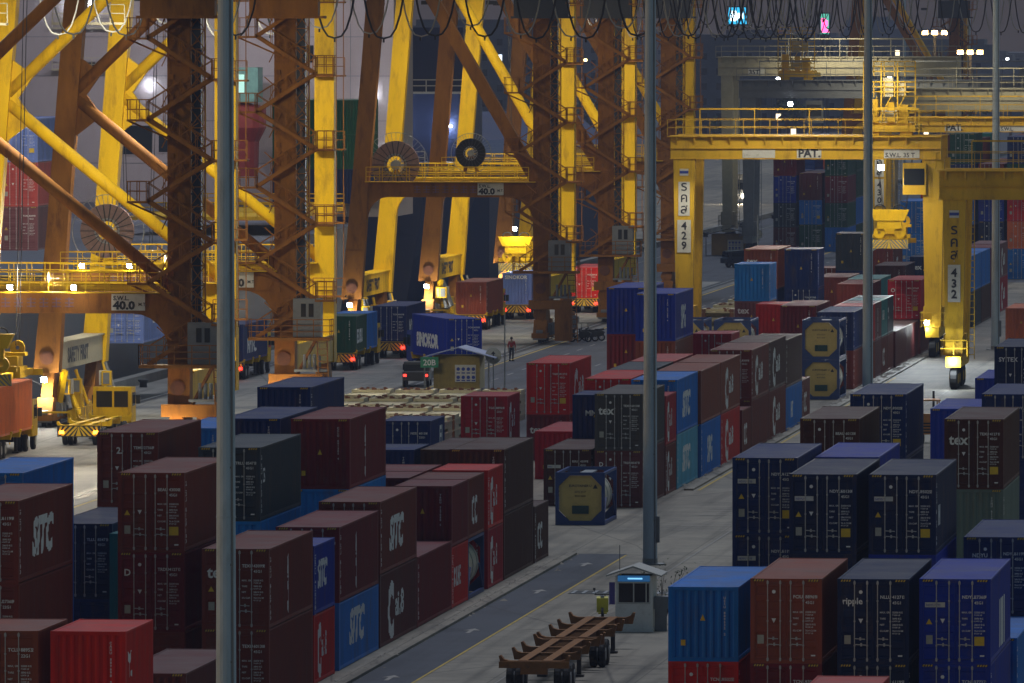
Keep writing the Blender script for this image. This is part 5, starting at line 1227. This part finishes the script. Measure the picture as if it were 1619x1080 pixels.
# ------------------------------------------------------------------ spreaders
def spreader(x,y,z,label,ztop,side=False,L=12.0,big=False):
    t=thing('spreader',label,'spreader',(x,y,z),0,'yellow container spreaders')
    p=MB(); p.box(-1.22,1.22,0,.35,0,.35); p.box(-1.22,1.22,L-.35,L,0,.35)
    for s in (-.55,.55): p.box(s-.18,s+.18,.35,L-.35,.05,.42)
    p.box(-1.1,1.1,L/2-1.3,L/2+1.3,.1,.7); b=p.build('beam',YEL,t)
    p=MB(); p.box(-1.4,1.4,-.06,-.02,-.15,.5); p.add([(-1.4,-.04,-.15),(-.9,-.04,-.15),(-1.4,-.04,-.5)],[(0,1,2)]); q=p.build('striped_apron',GREYP,t); p=MB(); chevron(p,-1.38,1.38,-.07,-.14,.49,5); p.build('warning_stripes',YST,q,fix=False)
    p=MB(); p.box(-.9,.9,L/2-.9,L/2+.9,.7,1.3); p.box(-1.25,1.25,L/2-.5,L/2+.5,1.3,1.5); p.box(-1.5,1.5,1.0,1.3,.6,.9); p.build('head_block',YEL,t)
    for s in (-.75,.75):
        p=MB(); p.lathe([(.12,-.1),(.42,-.1),(.42,.1),(.12,.1)],(s,.6,1.0),18); p.lathe([(.12,-.1),(.42,-.1),(.42,.1),(.12,.1)],(s,L/2,1.75),18); p.build('sheave',YEL,t)
    p=MB(); p.prism([(-1.1,1.9),(-1.45,2.7),(1.45,2.7),(1.1,1.9)],.2,.9); p.box(-.9,.9,.3,.8,1.3,1.9); p.build('cable_basket',YEL,t)
    p=MB()
    for k in range(9): a=3.14*k/8; p.tube((-.7+.4*math.cos(a),.5,2.75+.3*math.sin(a)),(-.7+.4*math.cos(a+.39),.5,2.75+.3*math.sin(a+.39)),.05,5); p.tube((.7+.4*math.cos(a),.5,2.75+.3*math.sin(a)),(.7+.4*math.cos(a+.39),.5,2.75+.3*math.sin(a+.39)),.05,5)
    p.build('coiled_cable',BLK,t)
    for s in (-1,1):
        for yy in (L/2-.6,L/2+.6): p=MB(); p.tube((s*.75,yy,1.9),(s*1.3,yy,ztop-z),.025,5); p.build('hoist_rope',DRK,t)
    return t
spreader(-46.15,677.5,8.15,'yellow spreader with striped end hanging under gantry 429',14.5)
sp2=spreader(-83.75,770.2,3.9,'bright yellow spreader over the pale blue truck container',29)
lampfix(sp2,0,-.2,3.4,EW,.14,120,(1,.95,.7))
sp3=spreader(-84.2,504.8,4.75,'bright yellow spreader on the orange container at the left edge',29)
container(-89.1,596,3.75,B40,('periwinkle',0,'d',{'side':'CMTC','ft':('B',.5,-1.0,.6)}),'pale blue container hanging under the left crane beam',None,detail=2)
spreader(-90.3,596.1,6.4,'yellow spreader hidden behind the left crane beam above the pale blue container',29)
# orange forklift
x,y=G(1472,702); t=thing('forklift','orange lift truck standing left of the foot of gantry 432','forklift',(x,y,0),R(8)); OR=mat('orange_machine',(.55,.20,.03),rough=.5,noise=.2)
p=MB(); p.box(-.6,.6,0,2.4,.55,1.35); p.prism([(0,1.35),(.9,1.35),(.8,1.75),(.1,1.75)],-.58,.58,axis='x'); b=p.build('body',OR,t)
p=MB(); [p.box(-.5,.5,-.03,-.001,.65+.17*k,.73+.17*k) for k in range(4)]; p.build('grille',DRK,b)
p=MB(); [p.bar((sx,yy,1.35),(sx*.9,yy*.9+.1,2.5),.07) for sx in (-.55,.55) for yy in (.3,2.0)]; p.box(-.58,.58,.2,2.1,2.5,2.58); p.build('overhead_guard',OR,t)
p=MB(); p.box(-.4,-.28,2.5,2.65,.1,3.0); p.box(.28,.4,2.5,2.65,.1,3.0); p.box(-.45,-.25,2.6,3.7,.08,.14); p.box(.25,.45,2.6,3.7,.08,.14); p.build('lift_mast',DRK,t)
for sx in (-.5,.5): 
    for yy in (.4,2.0): wheel_at(t,sx,yy,.38,.26)
# ------------------------------------------------------------------ ships
def ship(label,X,y0,y1,zd,mh,bowfar=True,W=30):
    t=thing('container_ship',label,'ship',(X,y0,0)); n=20; vs=[];fs=[]
    for k in range(n+1):
        f=k/n; y=(y1-y0)*f; s=1.0
        if f<.08: s=.75+.25*(f/.08)
        if f>.82: s=max(.02,1-((f-.82)/.18)**1.8)
        hw=W/2*s; fl=.80 if (f>.8 or f<.1) else 1.0
        for x,z in ((-hw*fl*.8,-3.5),(hw*fl*.8,-3.5),(hw*fl,-1),(hw,zd+(3 if f>.9 else 0)),(-hw,zd+(3 if f>.9 else 0)),(-hw*fl,-1)): vs.append((x-W/2,y,z))
    for k in range(n):
        for j in range(6): fs.append((6*k+j,6*k+(j+1)%6,6*k+6+(j+1)%6,6*k+6+j))
    fs+=[tuple(range(6)),tuple(range(6*n+5,6*n-1,-1))]
    p=MB(); p.add(vs,fs); p.build('hull',mh,t)
    return t
SHG=mat('ship_grey_hull',(.10,.11,.14),rough=.6,noise=.2,scale=.15,dirt=(.16,.09,.06),dirt_amt=.4,streak=True)
SHN=mat('ship_navy_hull',(.016,.03,.10),rough=.5,noise=.2,scale=.15,dirt=(.06,.05,.06))
SHW=mat('ship_house_paint',(.36,.32,.34),rough=.6,noise=.10,scale=.12,dirt=(.30,.22,.18),dirt_amt=.4,streak=True)
s1=ship('grey hulled container ship with a tall pale accommodation block behind the quay cranes',-96.4,430,832,7.6,SHG,W=52)
p=MB(); p.box(-50,-1.2,370,384,7.6,46); dh=p.build('accommodation_block',SHW,s1)
p=MB()
for z in (12.2,15.9,19.8,23.2,26.9): p.box(-50,-1.2,369.96,369.995,z,z+.06)
for x in (-26,-20.5,-15,-9.5,-5): p.box(x,x+.05,369.955,369.99,7.6,30)
p.build('plate_seam',GREYP,dh)
for x0,x1,z0,z1 in ((-24.9,-22.4,13.0,15.5),(-21.8,-20.6,13.2,15.4),(-9,-8.2,21,22.5),(-12.5,-11.9,25.3,26),(-28,-27.4,19.8,21)):
    p=MB(); p.box(x0-.1,x1+.1,369.88,369.95,z0-.1,z1+.1); w_=p.build('window_frame',SHW,dh); p=MB(); p.box(x0,x1,369.84,369.875,z0,z1); p.build('pane',GLS,w_)
p=MB()
for zz in (23.9,20.3): p.box(-31,-24,368.6,369.9,zz,zz+.15); rail(p,(-31,368.7,zz),(-24,368.7,zz),1.1,8,.03)
p.box(-9,-1.2,367,369.8,9.5,9.7); rail(p,(-9,367.1,9.7),(-1.3,367.1,9.7),1.1,8,.03)
p.build('deck_rail',BEIG,s1)
for x,z in ((-22.6,19.0),(-29.5,26.0),(-27.8,26.1),(-3.0,18.3),(-1.5,13.2)):
    p=MB(); p.lathe([(0,-.2),(.10,-.2),(.12,.1),(0,.1)],(x,369.6,z),10); l_=p.build('deck_lamp',EW,s1); point('lamp_light',(x,364.0,z),2,(1,.85,.9),.3,l_)
# ship's gear between the crane towers
p=MB(); p.lathe([(0,0),(1.2,0),(1.3,3),(1.9,4.2),(1.9,6),(0,6.4)],(-13.6,365,11.2),18,'z'); p.build('deck_crane_pedestal',REDP,s1)
p=MB(); p.box(-15,-12.2,363.5,366.5,17.6,20.6); c_=p.build('deck_crane_cab',mat('mint_paint',(.14,.30,.26),rough=.5),s1); p=MB(); p.box(-14.7,-13.4,363.44,363.48,18.4,20.0); p.build('cab_window',mat('lit_mint_window',(.5,.8,.7),emit=(.45,.9,.75),estr=.35),c_)
p=MB()
for k in range(10): p.box(-11.5+.05,-2.0,340+k*.5,340.1+k*.5,9.2,9.35)
rail(p,(-14,338,9.1),(-1.5,338,9.1),1.1,12,.04,mids=2); rail(p,(-14,300,9.1),(-1.5,300,9.1),1.1,12,.04,mids=2); p.box(-14,-1.5,300,338,8.8,9.1); p.build('hatch_walkway',YEL,s1)
p=MB(); p.box(-6.0,-3.6,355,357.5,13.6,15.8); p.box(-5.6,-4.0,355,357,12.0,13.6); p.build('yellow_winch',YEL,s1)
# ropes
p=MB()
for k in range(5): p.path([(-.3,60+14*k,7.4),(1.6,78+14*k,4.0),(3.9,98+14*k,.9)],.06,5)
p.build('mooring_rope',mat('pale_rope',(.35,.35,.36)),s1)
s2=ship('navy hulled ship moored astern of the grey one',-96.4,846,1028,11.5,SHN,W=28)
p=MB(); p.box(-26,-2,14,30,11.5,24); p.build('accommodation_block',SHN,s2)
p=MB(); rail(p,(-26,13.7,18),(-2,13.7,18),1.1,14,.05); p.box(-26,-2,12.5,14,17.8,18); rail(p,(-24,.5,11.5),(-4,.5,11.5),1.1,12,.05); p.build('deck_rail',WPL,s2)
for x,z in ((-3.5,14.8),(-8.5,14.8),(-14,16.5)):
    p=MB(); p.box(x-.5,x+.5,13.3,13.5,z-.08,z+.08); l_=p.build('tube_lamp',EW,s2); point('lamp_light',(x,12.0,z),60,COOL,.3,l_)
for i,(c,z) in enumerate((('periwinkle',15.4),('pink_red',12.5),('mauve',9.6))):
    for j in range(2):
        container(-97.0-2.6*j,602,z,B40,D(c,1,edge=0),'%s container on the ship at the left edge, %s tier%s'%(CN[c],['top','middle','bottom'][i],' (outer column)' if j==0 else ', inner column'),'containers on the ship deck',detail=1)
for i,(c,z) in enumerate((('green',15.1),('green',12.2),('dark_navy',9.3))):
    for j in range(3):
        container(-97.0-2.5*j,772,z,B40,K(c,1,edge=0),'%s container on ship deck behind middle crane, %s tier, %s column'%(CN[c],['top','middle','bottom'][i],['outer','middle','inner'][j]),'containers on the ship deck',detail=0)
# ------------------------------------------------------------------ far yard blocks
rn=random.Random(11); cols=['navy','royal_blue','slate','maroon','brown','red','teal','green','blue','dark_navy','purple_brown','orange']
def block(xr,nx,y0,ny,hmin,hmax,where,sp=2.75,end='d'):
    for j in range(ny):
        for i in range(nx):
            z=0; n=rn.randint(hmin,hmax)
            for k in range(n):
                c=rn.choice(cols); hc=rn.random()<.4
                container(xr-sp*i,y0+13*j,z,B40,(c,int(hc),rn.choice('dbd'),{'edge':0}),'%s container %s, tier %s, column %s, bay %s'%(CN[c].replace('purple brown','brown').replace('royal blue','blue').replace('dark navy','navy'),where,['one','two','three','four','five'][k],['one','two','three','four','five'][i],['one','two','three','four','five','six'][j]),'containers '+where,detail=1 if j==0 else 0)
                z+=HS[int(hc)]
block(-71.5,3,985,6,3,4,'of the dim block below name sign')
block(-46.5,4,884,3,4,5,'of the distant right edge block')
S(1467,318,[D('blue',1,edge=0),D('light_blue',1,edge=0),D('blue',1,v=0)],B40,'in the tall blue door column behind the striped spreader',group=gM)
# ------------------------------------------------------------------ far shore: houses, trees, lamps, billboards
LW=mat('lit_window',(1,1,1),emit=(1,.8,.5),estr=1.6); LC=mat('cool_lit_window',(1,1,1),emit=(.7,.85,1),estr=1.6)
FB=[mat('far_block_a',(.11,.12,.15)),mat('far_block_b',(.16,.15,.15)),mat('far_block_c',(.07,.08,.11))]
rn=random.Random(21)
for k in range(46):
    Y=rn.uniform(1800,3400); px=rn.choice((rn.uniform(1030,1640),rn.uniform(640,1000),rn.uniform(1100,1640))); X,_=XZ(px,40,Y); W=rn.uniform(10,34); h=rn.choice((7,10,14,18,22))*rn.uniform(.8,1.15)
    t=thing('far_building','dim %s building %s wide, %s tall, skyline near the %s'%(['grey','pale','dark'][k%3],'%d metres'%W,'%d metres'%h,['left crane legs','hanging cables','cyan billboard','thin masts','right edge'][min(4,int((px-640)/200))]),'building',(X,Y,-.5),0,'dim buildings on the far skyline')
    p=MB(); p.box(-W/2,W/2,0,14,0,h); p.box(-W/2+1,W/2-2,1,12,h,h+1.2)
    q=p; lit=[]
    for z in range(2,int(h)-1,3):
        for x in range(int(-W/2)+2,int(W/2)-1,3):
            u=rn.random()
            if u<.06: lit.append((x,z))
            else: q.box(x,x+1.1,-.05,-.01,z,z+1.3,1)
    wl=q.build('wall',[FB[k%3],GLS],t)
    for x,z in lit: p=MB(); p.box(x,x+1.0,-.05,-.01,z,z+1.2); p.build('lit_window',rn.choice((LW,LC)),wl)
def crown(rn,p,c,r,n,s):
    for k in range(n):
        u=Vector((rn.gauss(0,1),rn.gauss(0,1),rn.gauss(0,1))).normalized()*r*rn.random()**.4; q=c+Vector((u.x,u.y,u.z*.75))
        a=Vector((rn.uniform(-1,1),rn.uniform(-1,1),rn.uniform(-1,1))).normalized()*s; b=a.cross(Vector((rn.uniform(-1,1),1,rn.uniform(-1,1)))).normalized()*s*.6
        p.add([q-a,q+b,q+a,q-b],[(0,1,2,3)],rn.choice((0,1)))
LD,LM=mat('leaf_dark',(.03,.055,.02)),mat('leaf_mid',(.06,.09,.03))
for k in range(34):
    Y=rn.uniform(1650,2400); px=rn.uniform(1040,1650) if k%3 else rn.uniform(700,1000); X,_=XZ(px,60,Y); h=rn.uniform(7,14)
    t=thing('tree','dark tree on the far shore, %.2f metres tall, %s'%(h,['below the hanging cables','near the cyan billboard','beyond the grey gantries','between the thin masts','toward the right edge'][int(max(0,min(4,(px-1000)/130)))]),'tree',(X,Y,-.5),0,'trees on the far shore')
    p=MB(); p.tube((0,0,0),(0,0,h*.55),.35,7,.2); p.bar((0,0,h*.4),(1.5,0,h*.7),.15); p.bar((0,0,h*.4),(-1.4,.5,h*.7),.15); p.build('trunk',mat('bark',(.09,.06,.04)),t)
    p=MB(); 
    for j in range(5): crown(rn,p,Vector((rn.uniform(-2.6,2.6),rn.uniform(-2,2),h*rn.uniform(.55,.9))),rn.uniform(1.6,2.8),90,.45)
    p.build('crown',[LD,LM],t,fix=False)
for k in range(40):
    Y=rn.uniform(1500,3200); px=rn.uniform(1040,1640) if k%4 else rn.uniform(660,1000); X,_=XZ(px,60,Y); h=rn.uniform(9,16)
    t=thing('street_lamp','far %s street lamp, %.2f metres tall, %s'%(['white','amber'][k%4==0],h,['near the left crane legs','under the hanging cables','beyond the grey gantries','near the thin masts','toward the right edge'][int(max(0,min(4,(px-700)/190)))]),'street lamp',(X,Y,-.5),0,'far street lamps')
    p=MB(); p.tube((0,0,0),(0,0,h),.12,6); p.bar((0,0,h),(1.2,0,h+.2),.1); p.build('pole',DRK,t)
    p=MB(); p.lathe([(0,-.3),(.3,-.2),(.38,0),(.3,.2),(0,.3)],(1.2,-.1,h),8,'z'); p.build('lamp_head',mat('far_lamp_w',(1,1,1),emit=(.85,.93,1),estr=14) if k%4 else mat('far_lamp_a',(1,.6,.2),emit=(1,.6,.2),estr=16),t)
def billboard(px,py,w,h,Y,label,main,acc):
    X,Z=XZ(px,py,Y); t=thing('billboard',label,'billboard',(X,Y,0)); p=MB(); p.box(-w/2,w/2,0,.6,Z-h/2,Z+h/2); p.build('panel',DRK,t)
    p=MB(); p.box(-w/2+.3,w/2-.3,-.06,-.02,Z-h/2+.3,Z+h/2-.3); p.build('screen',main,t); rr=random.Random(w)
    p=MB()
    for k in range(6): a=rr.uniform(-w/2+.6,w/2-2); b=rr.uniform(Z-h/2+.6,Z+h/2-2); p.box(a,a+rr.uniform(.8,1.8),-.12,-.08,b,b+rr.uniform(.6,1.6))
    p.build('screen_image',acc,t); p=MB(); p.tube((-w/4,.3,0),(-w/4,.3,Z-h/2),.4,8); p.tube((w/4,.3,0),(w/4,.3,Z-h/2),.4,8); p.build('post',DRK,t)
billboard(1166,25,4.6,4.2,2000,'cyan glowing billboard seen through the hanging cables',mat('cyan_screen',(0,.3,.5),emit=(.03,.45,.8),estr=1.1),mat('white_screen',(1,1,1),emit=(.7,.9,1),estr=1.6))
billboard(1304,38,2.4,5.0,2000,'narrow pink and green glowing billboard seen through the hanging cables',mat('green_screen',(0,.3,.1),emit=(.08,.40,.30),estr=1.1),mat('pink_screen',(1,.2,.4),emit=(1,.12,.4),estr=1.8))
# gantry work lights far away
for px,py,Y,lab in ((1478,53,1150,'row of amber lamps on a bar beyond the gantries'),(1534,84,1130,'amber lit shelf lamps beyond the gantries at the right')):
    X,Z=XZ(px,py,Y); t=thing('lamp_bar',lab,'lamp bar',(X,Y,0)); p=MB(); p.tube((0,0,0),(0,0,Z),.2,8); p.box(-1.6,1.6,-.2,.2,Z-.1,Z+.1); p.build('pole',DRK,t)
    for s in (-1.2,0,1.2): p=MB(); p.box(s-.35,s+.35,-.3,-.2,Z-.15,Z+.35); p.build('lamp_lens',mat('amber_flood',(1,.6,.2),emit=(1,.6,.2),estr=18),t)
    point('lamp_light',(0,-3,Z),900,SOD,.4,t)
# ------------------------------------------------------------------ working lights: crane and gantry flood lamps, plus added unseen spots
for c,typ in ((CR1,'A'),(CR2,'A'),(CR3,'B'),(CR4,'B'),(CR5,'B')):
    k=1.0 if typ=='A' else .9
    if c is CR5: k=.25
    for x in (-9,-4):
        spot('lamp_light',(x,1.8,25.6),(x*1.15,19,13),4300*k,WARM,105,.5,c,.8)
    spot('lamp_light',(-9,2.5,24.5),(-10,8,0),7500*k if typ=='A' else 4000*k,(1,.93,.75),115,.5,c,.8)
    spot('lamp_light',(3,16,24.5),(8,-10,0),0*k,WARM,110,.5,c,.8)
    spot('lamp_light',(-7,-12,28),(-5,0,12),900*k,(1,.85,.6),110,.5,c,.8)  # added spot, no fixture: brightens the front frame from ahead
    if typ=='A': spot('lamp_light',(-7,-.9,10.4),(-9,-22,0),9000,(1,.85,.62),130,.4,c,.8)
    else: spot('lamp_light',(-7,6,11),(-9,16,0),1500*k,(1,.86,.6),130,.4,c,.8)
for g,X,k in ((g429,-52,1.0),(g430,-50,.6)):
    spot('lamp_light',(4,1.0,16.8),(10,7.5,14.5),500*k,WARM,140,.5,g,.8)
    spot('lamp_light',(15.1,-3.0,20.5),(15.1,4,16),330*k,WARM,120,.5,g,.8)
    spot('lamp_light',(9,-9,22),(9,0,14.5),2600*k,WARM,130,.5,g,.8)
    if g is g429: spot('lamp_light',(17,-1.5,14.2),(20,-55,0),11000*k,COOL,130,.5,g,.8)
    spot('lamp_light',(.8,-4.5,14.0),(.2,0,7),450*k,WARM,90,.5,g,.8)
spot('lamp_light',(15.1,-8,15),(15.1,0,8.5),1500,WARM,70,.4,g429,.8)  # extra spot added to brighten the hanging spreader
# unseen spots added overhead to brighten the ship's house, deck stack and quay
spot('lamp_light',(-36,20,28.5),(-38,50,12),3600,(.95,.90,.98),150,.8,CR4,.8)
spot('lamp_light',(-24,20,28.5),(-26,50,14),2400,(.95,.90,.98),150,.8,CR4,.8)
spot('lamp_light',(-48,20,28.5),(-46,50,14),2400,(.95,.90,.98),150,.8,CR4,.8)
spot('lamp_light',(-22,24,28),(-24,44,13),5500,(1,.95,.85),90,.8,CR2,.8)
spot('lamp_light',(-26,22,28.5),(-18,-20,0),9000,(1,.95,.82),90,.8,CR1,.8)
for g,w_,x in ((g_c,2600,12),(g_d,2200,15),(g_e,1500,12),(g_f,2400,12)):  # spots added ahead of the far gantries to brighten their girders
    spot('lamp_light',(x,-9,23),(x,0,18),w_*1.1,(1,.90,.62),105,.5,g,.8)
spot('lamp_light',(20,9,28),(24,-150,0),11000,(1,.93,.85),62,.8,CR3,.8)  # this pair is added to brighten the centre block from beyond
spot('lamp_light',(16,9,28),(40,-120,0),8000,(1,.93,.85),62,.8,CR4,.8)
# haze
HZ=.00011
mb=MB(); mb.box(-700,700,-40,4300,-7,48)
hz=mb.build('haze',None or bpy.data.materials.new('haze_air')); hz['kind']='stuff'
m=hz.data.materials[0]; m.use_nodes=True; t=m.node_tree; t.nodes.remove(t.nodes['Principled BSDF']); v=t.nodes.new('ShaderNodeVolumePrincipled')
v.inputs['Color'].default_value=(.55,.66,1,1); v.inputs['Density'].default_value=HZ; v.inputs['Anisotropy'].default_value=.2
t.links.new(v.outputs[0],t.nodes['Material Output'].inputs['Volume'])
bpy.context.view_layer.update()
if __import__('os').environ.get('OVL'):
    n=0
    for i,a in enumerate(BOXES):
        for b in BOXES[i+1:]:
            d=[min(a[2*k+1],b[2*k+1])-max(a[2*k],b[2*k]) for k in range(3)]
            if min(d)>.02: print('OVERLAP',[round(x,2) for x in d],a[6],'|',b[6]); n+=1
    print('overlaps',n)
